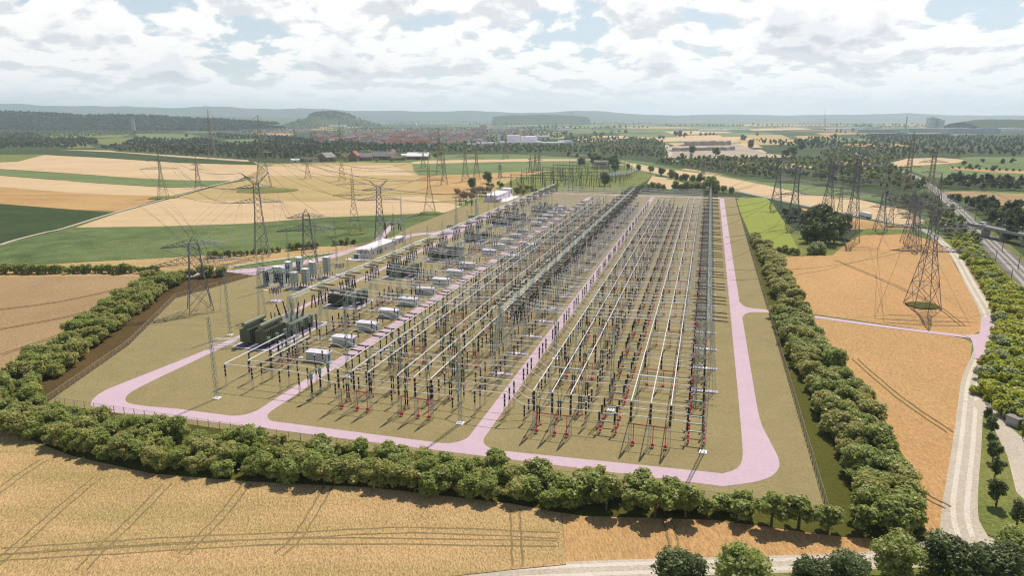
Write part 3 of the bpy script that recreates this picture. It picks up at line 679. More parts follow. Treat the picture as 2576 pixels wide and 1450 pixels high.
# --- busbars: tubes running the length of the yard
TRIOS = [('first inner', (-95.6, -90.8, -86.0)), ('second inner', (-77.3, -72.4, -67.6)), ('third', (-39.2, -34.4, -29.6)), ('outer', (-14.4, -9.6, -4.8))]
VB0, VB1 = 159.0, 618.0
TRIN = ('trio next to the kiosk road', 'trio inside the middle gantry row', 'trio beyond the central road', 'trio beside the outer gantry row')
SIDE = ('inner', 'middle', 'outer')
for ti, (nm, us) in enumerate(TRIOS):
    for j, u in enumerate(us):
        mb = MB(); mb.tube([(0, t, 12.15 - 0.0) for t in np.linspace(-0.6, VB1 - VB0, 24)], 0.13, 'alu_tube', 6)
        o = link('busbar', mb.mesh('busbar'), W(u, VB0), -AZ)
        tag(o, f'{SIDE[j]} white busbar tube of the {TRIN[ti]}', 'busbar', 'busbars along the yard')
        jj = 0
        for q in range(12):
            v = VB0 + q * PITCH * 2
            if v < VB1:
                put(BPOST[j], u, v, f'tall post with red earthing switch, {TRIN[ti]}, {SIDE[j]}, {ORD[q]} line'.replace('trio ', ''), 'tall busbar posts')
    for q in range(12):
        v = 178.4 + q * PITCH * 2
        if v < VB1: put(PORTAL, us[1], v, f'steel portal under busbar {TRIN[ti]}, {ORD[q]} from front road', 'portals under the busbars')
# --- equipment of every bay
PANT = [(0, (0, 1, 2)), (1, (0, 1, 2)), (2, (0, 1, 2))]
for k in range(NB):
    for p in range(3):
        v = V0 + PITCH * k + PH[p]
        if v > 612: continue
        where = f'{ORD[k]} bay from front road, {TRI[p]}'
        for ti in (0, 1, 2):
            j = p if k % 2 == 0 else 2 - p
            put(PANTO, TRIOS[ti][1][j], v, f'green scissor switch under the {TRIN[ti]}, {ORD[k]} bay, {TRI[p]}'.replace('trio ', ''), 'scissor switches under the busbars')
        for u, pr, pl in ((-99.6, POST_LOW, 'short banded post beside the first busbar trio'), (-81.8, POST_LOW, 'short banded post between both inner busbar trios'), (-63.5, POST_LOW, 'short banded post before the middle gantry'),
                          (-57.0, POST_HIGH, 'high banded post before the central road'), (-48.5, POST_HIGH, 'high banded post behind the central road'), (-43.0, POST_LOW, 'short banded post behind the central road')):
            put(pr, u, v, f'{pl}, {ORD[k]} bay, {TRI[p]}', 'banded insulator posts')
        for u, pl in ((-93.2, 'mid-height post inside the first busbar trio'), (-70.2, 'mid-height post inside the second busbar trio'), (-26.8, 'mid-height post beyond the third busbar trio')):
            put(POST_MID, u, v + 2.2, f'{pl}, {ORD[k]} bay, {TRI[p]}', 'banded insulator posts')
        put(HD, -20.9, v, f'pale rail disconnector with red drives, double row, {where}', 'rail disconnectors in the double row')
        put(HDR, 1.2, v, f'rail disconnector under the outer gantry row, {where}', 'disconnectors under the outer gantry')
        if k >= 1: put(CB, -105.0, v, f'purple two-armed breaker along the kiosk road, {where}', 'circuit breakers along the kiosk road')
        else: put(CTR, -106.2, v - 1.8, f'green-headed current transformer at the front of kiosk road, {TRI[p]}', 'green-headed current transformers')
    vk = (190.3, 207.4, 225.4, 244.2, 263.0)[k] if k < 5 else 263.0 + (k - 4) * 19.4
    if vk < 600 and k not in (9, 15):
        put(KIOSK, -126.2, vk, f'grey flat-roofed relay kiosk with teal door, {ORD[k]} in the kiosk row', 'relay kiosks along the kiosk road')
    # transformer side of the kiosks
    for p in range(3):
        v = V0 + PITCH * (k + 1) + PH[p]
        if v > 600: continue
        where = f'{ORD[k]} bay, {TRI[p]}'
        put(POST_LOW, -118.5, v, f'short banded post beside the relay kiosks, {where}', 'banded insulator posts')
        if k % 2 == 0: put(HD, -133.0, v, f'rail disconnector between transformers and kiosks, {where}', 'disconnectors by the transformers')
        put(POST_MID if k % 2 else POST_LOW, -128.5, v, f'banded post between gantry feet and kiosks, {where}', 'banded insulator posts')
        if k % 3 == 0 or k == 1: put(CTR, -138.0, v + 4, f'green-headed current transformer beside the transformers, {where}', 'green-headed current transformers')
        elif k % 3 == 1: put(CTR, -122.5, v + 6, f'green-headed current transformer between kiosks, {where}', 'green-headed current transformers')

for v, lb in ((367.5, 'grey relay kiosk alone on the busbar side of the kiosk road, front of two'), (405.5, 'grey relay kiosk alone on the busbar side of the kiosk road, rear of two')):
    put(KIOSK, -108.0, v, lb, 'relay kiosks along the kiosk road')
# --- tubes across the yard, one run per phase
def sstep(t): t = max(0, min(1, t)); return t * t * (3 - 2 * t)
def run(name, pts, r, label, group, v, mat='alu_tube', n=4):
    mb = MB(); o0 = pts[0][0]; mb.tube([(u - o0, dv, z) for u, dv, z in pts], r, mat, n)
    o = link(name, mb.mesh(name), W(o0, v), -AZ); return tag(o, label, 'conductor', group)
for k in range(NB):
    for p in range(3):
        v = V0 + PITCH * k + PH[p]
        if v > 612: continue
        w = f'{ORD[k]} bay, {TRI[p]} of three'
        pts = []
        if k == 0: pts += [(-136.9 + 4.9 * p, 0, 7.5), (-111.5, 0, 7.5)] + [(-111.5 + 12 * t, 0, 7.5 - 2.0 * sstep(t)) for t in (.2, .4, .6, .8)]
        else: pts += [(-127, 0, 8.0), (-116, 0, 8.2), (-113.5, 0, 8.1), (-112, 0, 7.7), (-110, 0, 6.9), (-108.2, 0, 6.65)]
        if k > 0:
            run('feeder_tube', pts, 0.075, f'bent white tube from kiosk side to breaker, {w}', 'white tubes into the breakers', v)
            pts = [(-101.9, 0, 6.6), (-101.2, 0, 6.4), (-100.2, 0, 5.7)]
        pts += [(-99, 0, 5.5), (-80, 0, 5.5), (-65.5, 0, 5.5)] + [(-65 + 7 * t, 0, 5.5 + 2.6 * sstep(t)) for t in (.15, .3, .45, .6, .75, .9, 1)] + [(-53, 0, 8.1), (-48, 0, 8.1)] + \
               [(-48 + 5.2 * t, 0, 8.1 - 2.6 * sstep(t)) for t in (.15, .3, .45, .6, .75, .9, 1)] + [(-35, 0, 5.55), (-22.9, 0, 6.0)]
        run('cross_tube', pts, 0.105, f'long white tube rising over the central road, {w}', 'white tubes across the yard', v)
        run('cross_tube', [(-18.9, 0, 6.0), (-8, 0, 5.95), (-0.7, 0, 6.0)], 0.105, f'white tube under the outer busbar trio, {w}', 'white tubes under the outer busbars', v)
def twin(name, pts, r, label, group, v):
    mb = MB(); o0 = pts[0][0]
    for dy in (-.45, .45): mb.tube([(u - o0, dv + dy, z) for u, dv, z in pts], r, 'alu_tube', 4)
    return tag(link(name, mb.mesh(name), W(o0, v), -AZ), label, 'conductor', group)
# the front frame of tubes by the big transformer
for p in range(3):
    u = -136.9 + 4.9 * p; v = V0 + PH[p]
    mb = MB(); mb.tube([(0, 0, 7.5), (0, 10, 7.5), (0, 194.5 - v, 7.5)], 0.17, 'alu_tube', 5)
    tag(link('busbar', mb.mesh('busbar'), W(u, v), -AZ), f'{("outer", "middle", "inner")[p]} white tube along the front transformer radiators', 'busbar', 'busbars by the transformer')
    for vv in (v, v + 11.5, 193):
        put(POST_MID, u, vv, f'banded post under the tube frame, {("outer", "middle", "inner")[p]} tube, {"front" if vv == v else "middle" if vv < 190 else "rear"}', 'banded insulator posts')
    for uu in (-127.5, -118.0, -111.5):
        put(POST_MID, uu, v, f'banded post of the front tube frame {("near the frame corner", "amid the span", "by the kiosk road")[(-127.5, -118.0, -111.5).index(uu)]}, {TRI[p]}', 'banded insulator posts')

# --- gantries
def gtower(spread, h, slab, spire=True, w=1.3):
    parts = []
    top = Vector((0, 0, h))
    for s in (-1, 1): parts.append(('leg', lattice(MB(), (s * spread, 0, 0.3), (s * 0.45, 0, h), 0.95, 0.75, 18, 0.05, 'galvanised_light', 0.04)))
    c = lattice(MB(), (0, 0, h * 0.45), (0, 0, h + 0.6), 1.5, 1.1, 10, 0.045, 'galvanised_light', 0.035); parts.append(('shaft', c))
    if spire:
        t = MB()
        for sx, sy in ((-1, -1), (1, -1), (1, 1), (-1, 1)): t.bar((sx * .6, sy * .6, h + .5), (0, 0, h + 6.2), 0.06, 'galvanised_light')
        for z in (1.5, 3.0, 4.2):
            q = .6 * (1 - z / 5.7)
            for a, b in (((-1, -1), (1, -1)), ((1, -1), (1, 1)), ((1, 1), (-1, 1)), ((-1, 1), (-1, -1))): t.bar((a[0] * q, a[1] * q, h + .5 + z), (b[0] * q, b[1] * q, h + .5 + z), 0.04, 'galvanised_light')
        parts.append(('spire', t))
    f = MB()
    if slab: f.box((0, 0, 0.2), (2 * spread + 1.8, 1.9, 0.4), 'lavender_slab'); f.box((0, 0, 0.43), (1.5, 1.86, 0.06), 'white_slab')
    else:
        for s in (-1, 1): f.box((s * spread, 0, 0.15), (1.5, 1.5, 0.3), 'white_slab')
    parts.append(('foundation', f))
    return P('gantry_tower', 'gantry tower', *parts)
def gbeam(L, h=0.0):
    mb = MB(); n = max(4, int(L / 1.6)); a = 0.55
    for sx, sz in ((-1, -1), (1, -1), (1, 1), (-1, 1)): mb.bar((sx * a, 0, sz * a), (sx * a, L, sz * a), 0.075, 'galvanised_light', 4)
    for k in range(n):
        y0, y1 = L * k / n, L * (k + 1) / n
        for (x0, z0), (x1, z1) in (((-a, a), (a, a)), ((a, a), (a, -a)), ((a, -a), (-a, -a)), ((-a, -a), (-a, a))):
            p, q = ((x0, y0, z0), (x1, y1, z1)) if k % 2 else ((x1, y0, z1), (x0, y1, z0))
            mb.bar(p, q, 0.045, 'galvanised_light')
    return mb
GH = 21.6
GT_MID = gtower(2.9, GH, True); GT_OUT = gtower(2.9, GH, True); GT_IN = gtower(2.4, GH, False, True)
BEAM = P('gantry_beam', 'gantry beam', ('truss', gbeam(PITCH)))
def string(side):
    mb = MB(); L = 4.3
    mb.cyl((side * 0.55, 0, 0), (side * 0.9, 0, -0.02), 0.05, 'galvanised_teal', 5)
    mb.bar((side * 0.9, 0, -0.02), (side * (0.9 + L), 0, -0.15), 0.13, 'insulator_brown', 6)
    n = 14
    for i in range(n):
        x = 0.9 + L * (i + .5) / n; mb.bar((side * (x - .07), 0, -0.02 - .13 * i / n), (side * (x + .07), 0, -0.02 - .13 * i / n), 0.30, 'insulator_brown', 6, 0.16)
    e = MB(); e.bar((side * (0.9 + L), -0.45, -0.15), (side * (0.9 + L), 0.45, -0.15), 0.07, 'insulator_brown', 4); e.bar((side * (0.9 + L), 0, -0.15), (side * (2.2 + L), 0, -0.2), 0.05, 'galvanised_teal', 4)
    return P('strain_insulator', 'insulator string', ('insulator', mb), ('clamp', e))
STR = {-1: string(-1), 1: string(1)}
def hanger():
    parts = []
    for y, dx in ((-0.45, -0.5), (0.45, 0.35)):
        m = MB(); a = Vector((0, y, -0.6)); b = Vector((dx, y * 1.6, -5.6)); m.bar(a, a.lerp(b, .08), .05, 'galvanised_teal', 4)
        m.bar(a.lerp(b, .08), b, 0.24, 'insulator_black', 7, cap=True)
        for t in (.3, .55, .8): m.bar(a.lerp(b, t - .012), a.lerp(b, t + .012), 0.27, 'band_white', 7, cap=True)
        parts.append(('insulator', m))
    y = MB(); y.bar((-0.5, -.72, -5.6), (0.35, .72, -5.6), 0.07, 'galvanised_teal', 4); parts.append(('yoke', y))
    return P('hanging_insulator', 'hanging insulator', *parts)
HANG = hanger()
ROWS = [('kiosk-side', -132.1, 192.6, 21, GT_IN), ('middle', -59.4, 196.6, 21, GT_MID), ('outer', 3.4, 199.6, 21, GT_OUT)]
for nm, u, v0, n, pr in ROWS:
    for k in range(n):
        v = v0 + k * PITCH
        if v > 610: continue
        put(pr, u, v, f'lattice A-frame gantry tower of {nm} row, {ORD[k]} from the front', f'{nm} row of gantry towers')
        if v + PITCH < 612:
            put(BEAM, u, v, f'lattice gantry beam of {nm} row between towers, {ORD[k]} span', f'{nm} row of gantry beams', GH - 0.3)
for k in range(2, NB):
    for p in range(3):
        v = V0 + PITCH * k + PH[p] + (0.3 if p == 0 else 0)
        if v > 606: continue
        w = f'{ORD[k]} bay, {TRI[p]} of three'
        put(STR[1], -132.1, v, f'brown string on yard side of the kiosk-side gantry, {w}', 'strings of the kiosk-side gantry', GH - .3)
        put(STR[-1], -59.4, v, f'brown string on kiosk side of the middle gantry, {w}', 'strings of the middle gantry', GH - .3)
        put(STR[1], -59.4, v, f'brown string on road side of the middle gantry, {w}', 'strings of the middle gantry', GH - .3)
        put(STR[-1], 3.4, v, f'brown string on busbar side of the outer gantry, {w}', 'strings of the outer gantry', GH - .3)
        put(STR[1], 3.4, v, f'brown string pointing to the outer road from gantry, {w}', 'strings of the outer gantry', GH - .3)
        put(HANG, -56.2, v - 1.0, f'pair of black hanging insulators beside the middle gantry, {w}', 'insulators hanging at the middle gantry', GH - .8)
        put(HANG, -129.6, v - 1.0, f'pair of black hanging insulators beside the kiosk-side gantry, {w}', 'insulators hanging at the kiosk-side gantry', GH - .8)
        def span(u0, u1, z0, z1, sag, n=8): return [(u0 + (u1 - u0) * t, 0, z0 + (z1 - z0) * t - sag * 4 * t * (1 - t)) for t in np.linspace(0, 1, n + 1)]
        twin('span_wire', span(-125.8, -65.8, GH - .5, GH - .5, 1.6, 10), 0.06, f'twin white span wire from kiosk-side to middle gantry, {w}', 'span wires over the inner busbars', v)
        twin('span_wire', span(-53.0, -3.2, GH - .5, GH - .5, 1.3, 10), 0.06, f'twin white span wire from middle to outer gantry, {w}', 'span wires over the outer busbars', v)
        if p != 1 or k % 2:
            run('jumper_wire', [(-3.4, 0, GH - .5), (-3.2, 0, 18.2), (-2.4, 0, 14.5), (-0.9, 0, 10.8), (0.9, 0, 8.1), (2.2, 0, 6.8), (3.1, 0, 6.1)], 0.07, f'white jumper drooping from outer gantry to disconnector, {w}', 'jumpers at the outer gantry', v)
        run('jumper_wire', [(-64.6, 0, GH - .6), (-64.0, 0, 19), (-62, 0, 16.6), (-59.3, 0, 15.8), (-57, 0, 15.6)], 0.06, f'white jumper looping below the middle gantry, {w}', 'jumpers at the middle gantry', v)
        if k % 2 == p % 2: run('jumper_wire', [(-129.8, 0, 15.6), (-131, 0, 13.5), (-133.5, 0, 11.2), (-136, 0, 9.6), (-138, 0, 8.5)], 0.06, f'white jumper drooping below the kiosk-side gantry, {w}', 'jumpers at the kiosk-side gantry', v)

# cross gantries of the feeder lines
def cross_gantry(u0, u1, v, h, label, nm):
    root = link('feeder_gantry', None, W(u0, v), -AZ); tag(root, label, 'gantry', 'feeder gantries')
    L = u1 - u0
    for x in (0, L):
        leg = MB()
        lattice(leg, (x, -2.2, 0), (x, -0.35, h), 0.8, 0.6, 14, 0.05, 'galvanised_light', .04); lattice(leg, (x, 2.2, 0), (x, 0.35, h), 0.8, 0.6, 14, 0.05, 'galvanised_light', .04)
        link('leg', leg.mesh('leg'), None, 0, root)
        sp = MB()
        for sx, sy in ((-1, -1), (1, -1), (1, 1), (-1, 1)): sp.bar((x + sx * .5, sy * .5, h), (x, 0, h + 5.5), 0.06, 'galvanised_light')
        link('spire', sp.mesh('spire'), None, 0, root)
    b = gbeam(L); b2 = MB(); b2.join(b, Matrix.Translation((0, 0, h)) @ Matrix.Rotation(-math.pi / 2, 4, 'Z')); link('beam', b2.mesh('beam'), None, 0, root)
    for i in range(3):
        x = L * (i + .7) / 3.4
        s = MB()
        for sy in (-1, 1): s.bar((x, sy * .6, h - .2), (x, sy * 5.0, h - .4), 0.2, 'insulator_brown', 6, cap=True)
        link('strain_insulator', s.mesh('strain_insulator'), None, 0, root)
        g = MB()
        for dx in (-.4, .4):
            g.bar((x + dx, .8, h - .8), (x + dx * 1.5, 1.1, h - 5.0), 0.24, 'insulator_black', 7, cap=True)
        link('insulator', g.mesh('insulator'), None, 0, root)
    return root
cross_gantry(-172.5, -156.5, 231.5, 20, 'lattice feeder gantry over the reactor cabinets in front', 'a')
cross_gantry(-186, -170, 366, 20, 'lattice feeder gantry behind the white control building', 'b')
cross_gantry(-182, -166, 486, 20, 'lattice feeder gantry by the bend of the link road', 'c')
cross_gantry(-184, -168, 540, 20, 'lattice feeder gantry before the rear white building', 'd')

# --- power transformers
def lathe_tank(mb, a, b, r, mat): mb.cyl(a, b, r, mat, 14)
def radiator(mb, x0, x1, y0, y1, z0, z1, n, mat='transformer_green'):
    for i in range(n):
        y = y0 + (y1 - y0) * (i + .5) / n
        mb.box(((x0 + x1) / 2, y, (z0 + z1) / 2), (x1 - x0, (y1 - y0) / n * .45, z1 - z0), mat)
    mb.box(((x0 + x1) / 2, (y0 + y1) / 2, (z0 + z1) / 2), ((x1 - x0) * .8, (y1 - y0) * .96, (z1 - z0) * .9), mat)
def big_transformer():
    root = link('power_transformer', None, W(-157.5, 197), -AZ)
    tag(root, 'largest dark green transformer with two finned radiators under green drums, in front', 'transformer', 'power transformers')
    def prt(n, m, lab=None, par=None, sm=False):
        o = link(n, m.mesh(n), None, 0, par or root)
        if lab: o['label'] = lab
        return o
    pad = MB(); pad.box((7, 16, 0.2), (17, 36, 0.4), 'lavender_dark')
    for y in (-1.8, 8, 16, 25, 33.8): pad.box((7, y, 0.33), (17, 0.5, 0.42), 'white_slab')
    for x in (-1.3, 15.3): pad.box((x, 16, 0.34), (0.5, 36, 0.42), 'white_slab')
    prt('foundation', pad)
    for (x0, x1) in ((0, 4.2), (6.4, 11.0)):
        r = MB(); radiator(r, x0, x1, 0.5, 13.0, 1.6, 6.4, 13)
        for y in (1.8, 11): r.box(((x0 + x1) / 2, y, 1.0), (1.1, 1.4, 1.4), 'transformer_green')
        ro = prt('radiator', r)
        t = MB(); lathe_tank(t, ((x0 + x1) / 2, 0.6, 8.1), ((x0 + x1) / 2, 12.6, 8.1), 0.85, 'tank_green')
        for y in (2, 11): t.box(((x0 + x1) / 2, y, 6.9), (0.9, 1.1, 1.2), 'tank_green')
        prt('conservator_drum', t, None, ro)
    m = MB(); m.box((7.0, 22.0, 2.6), (9.5, 13.5, 4.2), 'transformer_green'); m.box((7.0, 22.0, 4.85), (10.0, 14.0, 0.3), 'tank_green')
    for i in range(9): m.box((11.85, 15.8 + i * 1.5, 2.7), (0.3, 0.3, 3.8), 'tank_green')
    m.box((12.4, 27.5, 3.0), (1.2, 1.0, 4.6), 'tank_green')
    prt('tank', m)
    for i in range(3):
        for j, x in enumerate((5.4, 9.4)):
            b = MB(); y = 18.5 + i * 3.8
            p = Vector((x, y, 4.9)); q = p + Vector((-1.6 if j == 0 else 1.3, -0.6 + i * .6, 6.6)); s = p.lerp(q, .24)
            b.bar(p, s, 0.55, 'tank_green', 8, 0.5, True); b.bar(s, q, 0.34, 'insulator_black', 8, 0.22, True)
            for t in (.5, .75): b.bar(p.lerp(q, t - .01), p.lerp(q, t + .01), .33, 'band_white', 8, cap=True)
            prt('bushing', b)
    for i, x in enumerate((2.8, 4.5, 6.2)):
        b = MB(); b.cyl((x, 15.8, 4.9), (x, 15.8, 5.9), .32, 'tank_green'); b.cyl((x, 15.8, 5.9), (x, 15.8, 8.6), .2, 'insulator_black'); prt('bushing', b)
    pp = MB()
    for y, z in ((-0.2, 2.8), (1.6, 2.6), (-2.0, 1.7), (-3.2, 1.4)): pp.tube([(-9, y - 2.5, z), (0, y + 0.5, z)], 0.16, 'alu_tube', 6)
    prt('pipe', pp)
big_transformer()
def transformer(u, v, label, flip=1, wall=False):
    root = link('power_transformer', None, W(u, v), -AZ); tag(root, label, 'transformer', 'power transformers')
    def prt(n, m, par=None): return link(n, m.mesh(n), None, 0, par or root)
    pad = MB(); pad.box((3.5, 6, 0.18), (16, 16, 0.36), 'lavender_dark')
    for y in (-1.8, 3, 8, 13.8): pad.box((3.5, y, .3), (16, .5, .36), 'white_slab')
    for x in (-4.3, 11.3, 3.5): pad.box((x, 6, .31), (.5, 16, .36), 'white_slab')
    prt('foundation', pad)
    r = MB(); radiator(r, -3.2, 3.0, 0, 3.4, 1.4, 5.6, 4); 
    for i in range(14): r.box((-3.0 + i * .45, -0.1, 3.5), (0.16, 0.3, 4.0), 'transformer_green')
    r.box((-1.8, 1.6, .9), (.9, 1.2, 1.2), 'transformer_green'); r.box((1.6, 1.6, .9), (.9, 1.2, 1.2), 'transformer_green')
    ro = prt('radiator', r)
    m = MB(); m.box((2.2, 7.6, 2.6), (6.4, 7.6, 4.2), 'transformer_green'); m.box((2.2, 7.6, 4.8), (6.9, 8.0, .25), 'tank_green')
    for i in range(8): m.box((5.55, 4.4 + i * .9, 2.7), (.35, .25, 3.6), 'tank_green')
    prt('tank', m)
    t = MB(); t.cyl((-3.0, 2.2, 7.3), (3.6, 2.2, 7.3), .75, 'tank_green', 12); t.box((-2, 2.2, 6.1), (.8, .8, 1.4), 'tank_green'); t.box((2.6, 2.2, 6.1), (.8, .8, 1.4), 'tank_green')
    prt('conservator_drum', t, ro)
    r2 = MB(); radiator(r2, 7.4, 10.2, 6.0, 11.5, 1.6, 6.2, 7); prt('radiator', r2)
    for i in range(3):
        for x, dx in ((0.8, -1.0), (3.6, 1.0)):
            b = MB(); p = Vector((x, 5.6 + i * 2.2, 4.8)); q = p + Vector((dx, -.4 + .4 * i, 5.4)); s = p.lerp(q, .25)
            b.bar(p, s, .45, 'tank_green', 7, .4, True); b.bar(s, q, .3, 'insulator_black', 7, .2, True); prt('bushing', b)
    if wall:
        wm = MB(); wm.box((6.5, 16, 3.0), (12, 2.5, 6.0), 'kiosk_wall'); wm.box((6.5, 16, 6.1), (12.6, 3.1, .3), 'slate_grey'); 
        for i in range(18): wm.box((.8 + i * .68, 14.7, 3.0), (.14, .12, 5.9), 'kiosk_wall')
        prt('wall', wm)
transformer(-151.5, 253, 'dark green transformer second from the front, drum across its top', 1)
transformer(-151.0, 309, 'dark green transformer third from the front, between gantry feet', 1)
transformer(-147.5, 355, 'dark green transformer with a tall grey ribbed wall behind it', 1, True)
transformer(-148.5, 418, 'dark green transformer on a wide purple pad beyond the control building', 1)
transformer(-150.5, 486, 'dark green transformer beside the link road bend', 1)
transformer(-147.0, 512, 'dark green transformer last in the row, nearest the rear building', 1)
transformer(-118.0 - 18, 560, 'dark green transformer alone among the rear kiosks', 1)

# --- compensation plant: reactor cabinets and capacitor racks
def cabinet(u, v, w, h, label, dome=False):
    root = link('reactor_cabinet', None, W(u, v), -AZ); tag(root, label, 'reactor cabinet', 'tall grey reactor cabinets')
    b = MB(); b.box((0, 0, .35), (w + 1.4, w + 1.4, .7), 'lavender_slab'); link('plinth', b.mesh('plinth'), None, 0, root)
    m = MB(); m.box((0, 0, .9 + h / 2), (w, w, h), 'cabinet_grey')
    if dome: m.cyl((0, 0, .9 + h), (0, 0, 1.4 + h), w * .5, 'cabinet_grey', 12, w * .42); m.cyl((0, 0, 1.4 + h), (0, 0, 1.8 + h), w * .42, 'white_roof', 12, w * .2)
    else: m.box((0, 0, 1.0 + h), (w + .3, w + .3, .25), 'white_roof')
    for sx in (-1, 1): m.bar((sx * w * .3, -w / 2 - .05, .9), (sx * w * .3, -w / 2 - .05, .9 + h), .07, 'galvanised_teal', 4)
    link('housing', m.mesh('housing'), None, 0, root)
    i = MB()
    for s in (-1, 1): i.bar((w * .2 * s + .9, -w / 2 - .8, 1.6), (w * .35 * s + .5, -w / 2 - .4, 1.2 + h * .75), .24, 'insulator_black', 7, cap=True)
    for s in (-1, 1):
        for t in (.3, .6): i.box((w * .2 * s + .8, -w / 2 - .7, 1.6 + h * .7 * t), (.6, .6, .16), 'band_white')
    link('bushing', i.mesh('bushing'), None, 0, root)
for a in ((-203.3, 279.5, 3.2, 6.8, 'tall grey reactor cabinet nearest the planted fence corner', False), (-203.6, 288, 3.2, 6.8, 'tall grey reactor cabinet behind the one at the fence corner', False),
          (-195.0, 279.5, 2.4, 8.2, 'slim tall grey cabinet with round domed top by the capacitor racks', True), (-204.0, 298.5, 2.6, 7.0, 'grey cabinet under the double feeder arms, fourth from the fence corner', False), (-204.5, 309, 2.6, 7.2, 'grey reactor cabinet farthest from the front fence', False)):
    cabinet(*a)
def rack(u, v, n, label):
    root = link('capacitor_rack', None, W(u, v), -AZ); tag(root, label, 'capacitor rack', 'stacked capacitor racks')
    b = MB(); b.box((0, 0, .3), (6.6, 5.0, .6), 'lavender_slab'); link('plinth', b.mesh('plinth'), None, 0, root)
    s = MB()
    for x in (-2.2, -.7, .7, 2.2):
        for y in (-1.4, 1.4): s.cyl((x, y, .6), (x, y, 2.6), .16, 'transformer_green', 6); s.cyl((x, y, 2.6), (x, y, 2.8), .24, 'head_green', 6)
    link('support_insulator', s.mesh('support_insulator'), None, 0, root)
    for k in range(n):
        z = 2.9 + k * 1.35; m = MB(); m.box((0, 0, z + .1), (3.3, 3.0, .16), 'galvanised_teal')
        for j in range(5): m.box((-1.3 + j * .65, -.7, z + .6), (.5, 1.2, .85), 'capacitor_silver'); m.box((-1.3 + j * .65, .75, z + .6), (.5, 1.2, .85), 'capacitor_silver')
        m.box((0, 0, z + 1.1), (3.1, 2.9, .1), 'band_white')
        link('shelf', m.mesh('shelf'), None, 0, root)
for a in ((-187.4, 278, 4, 'shortest silver capacitor rack, next to the domed cabinet'), (-183.0, 281, 5, 'silver capacitor rack in front, beside the low black bushings'), (-188.5, 296, 5, 'silver capacitor rack under the feeder pylon legs'), (-184.5, 303, 6, 'tallest silver capacitor rack, rear of the group')): rack(*a)
# banded arrester groups on white A-stands
def arrester(u, v, label):
    root = link('arrester_stand', None, W(u, v), -AZ); tag(root, label, 'arrester stand', 'arrester groups on white stands')
    s = MB(); s.box((0, 0, .2), (5.2, 4.0, .4), 'lavender_slab')
    for x in (-1.8, 0, 1.8):
        for y in (-1.2, 1.2): s.bar((x, y, .4), (x * .9, y * 1.2, 3.6), .13, 'paint_white', 5)
        s.box((x * .9, 0, 3.7), (.5, 3.6, .18), 'paint_white')
    link('stand', s.mesh('stand'), None, 0, root)
    for i, x in enumerate((-1.65, 0, 1.65)):
        for y in (-1.5, 0, 1.5):
            m = MB()
            for q in range(3):
                m.cyl((x, y, 3.8 + q * .9), (x, y, 4.45 + q * .9), .22, 'insulator_black', 7); m.cyl((x, y, 4.45 + q * .9), (x, y, 4.7 + q * .9), .2, 'band_white', 7)
            link('insulator', m.mesh('insulator'), None, 0, root)
    w = MB()
    for x in (-1.65, 0, 1.65): w.tube([(x, -1.5, 6.4), (x, -.8, 7.3), (x, 0.2, 7.5), (x, 1.0, 7.2), (x, 1.5, 6.4)], .07, 'alu_tube', 5)
    link('loop', w.mesh('loop'), None, 0, root)
for a in ((-181.8, 254.5, 'banded arrester group on white legs before the capacitor racks'), (-180.8, 309, 'banded arrester group on white legs behind the capacitor racks'), (-186.5, 347, 'banded arrester group in front of the white control building'),
          (-172.0, 447, 'banded arrester group inside the bend of the link road'), (-173.5, 497, 'banded arrester group below the feeder gantry by the bend')): arrester(*a)
# --- lightning masts
def mast(h):
    a = lattice(MB(), (0, 0, .3), (0, 0, h), 0.85, 0.6, int(h / 1.0), 0.05, 'galvanised_teal', .045)
    f = MB(); f.box((0, 0, .2), (1.9, 1.9, .4), 'white_slab')
    t = MB(); t.bar((0, 0, h), (0, 0, h + 4.5), .05, 'galvanised_teal', 4)
    return P('lightning_mast', 'lightning mast', ('lattice_shaft', a), ('foundation', f), ('spike', t))
MAST = mast(25.0)
for (u, v), lb in (((-133.6, 155.2), 'slim lattice mast at front corner of the tube frame'), ((-169.1, 207.1), 'slim lattice mast on gravel beside the loop road and big transformer'), ((-59.4, 158.6), 'slim lattice mast in front between second and third busbar trios'), ((3.4, 159.6), 'slim lattice mast on white block at front of the outer gantry row'),
                   ((-21.7, 178.1), 'slim lattice mast among the front rail disconnectors'), ((-45.7, 215), 'slim lattice mast beside the central road'), ((-105.3, 181.3), 'slim lattice mast beside the front circuit breakers'), ((-117.1, 246.4), 'slim lattice mast at the kiosk road behind the fourth kiosk'),
                   ((-198.2, 270), 'green lattice mast before the slim domed cabinet'), ((-207.0, 330), 'green lattice mast behind the reactor cabinets'), ((-197.4, 335), 'green lattice mast before the control building'), ((-208, 305), 'green lattice mast by the paved forecourt'), ((-177.3, 367.6), 'green lattice mast beside the white control building'),
                   ((-180.5, 517.3), 'slim lattice mast before the rear white building'), ((-206, 440), 'slim lattice mast by the loop turn and fence'), ((-21.7, 376), 'slim lattice mast at the first gap of the rail disconnectors'), ((-21.7, 500), 'slim lattice mast at the rear of the rail disconnectors'), ((-45.7, 420), 'slim lattice mast beside the middle of the central road'), ((-113, 425), 'slim lattice mast along the rear kiosks'), ((-66, 560), 'slim lattice mast near the rear of the middle gantry row')):
    put(MAST, u, v, lb, 'lightning masts')
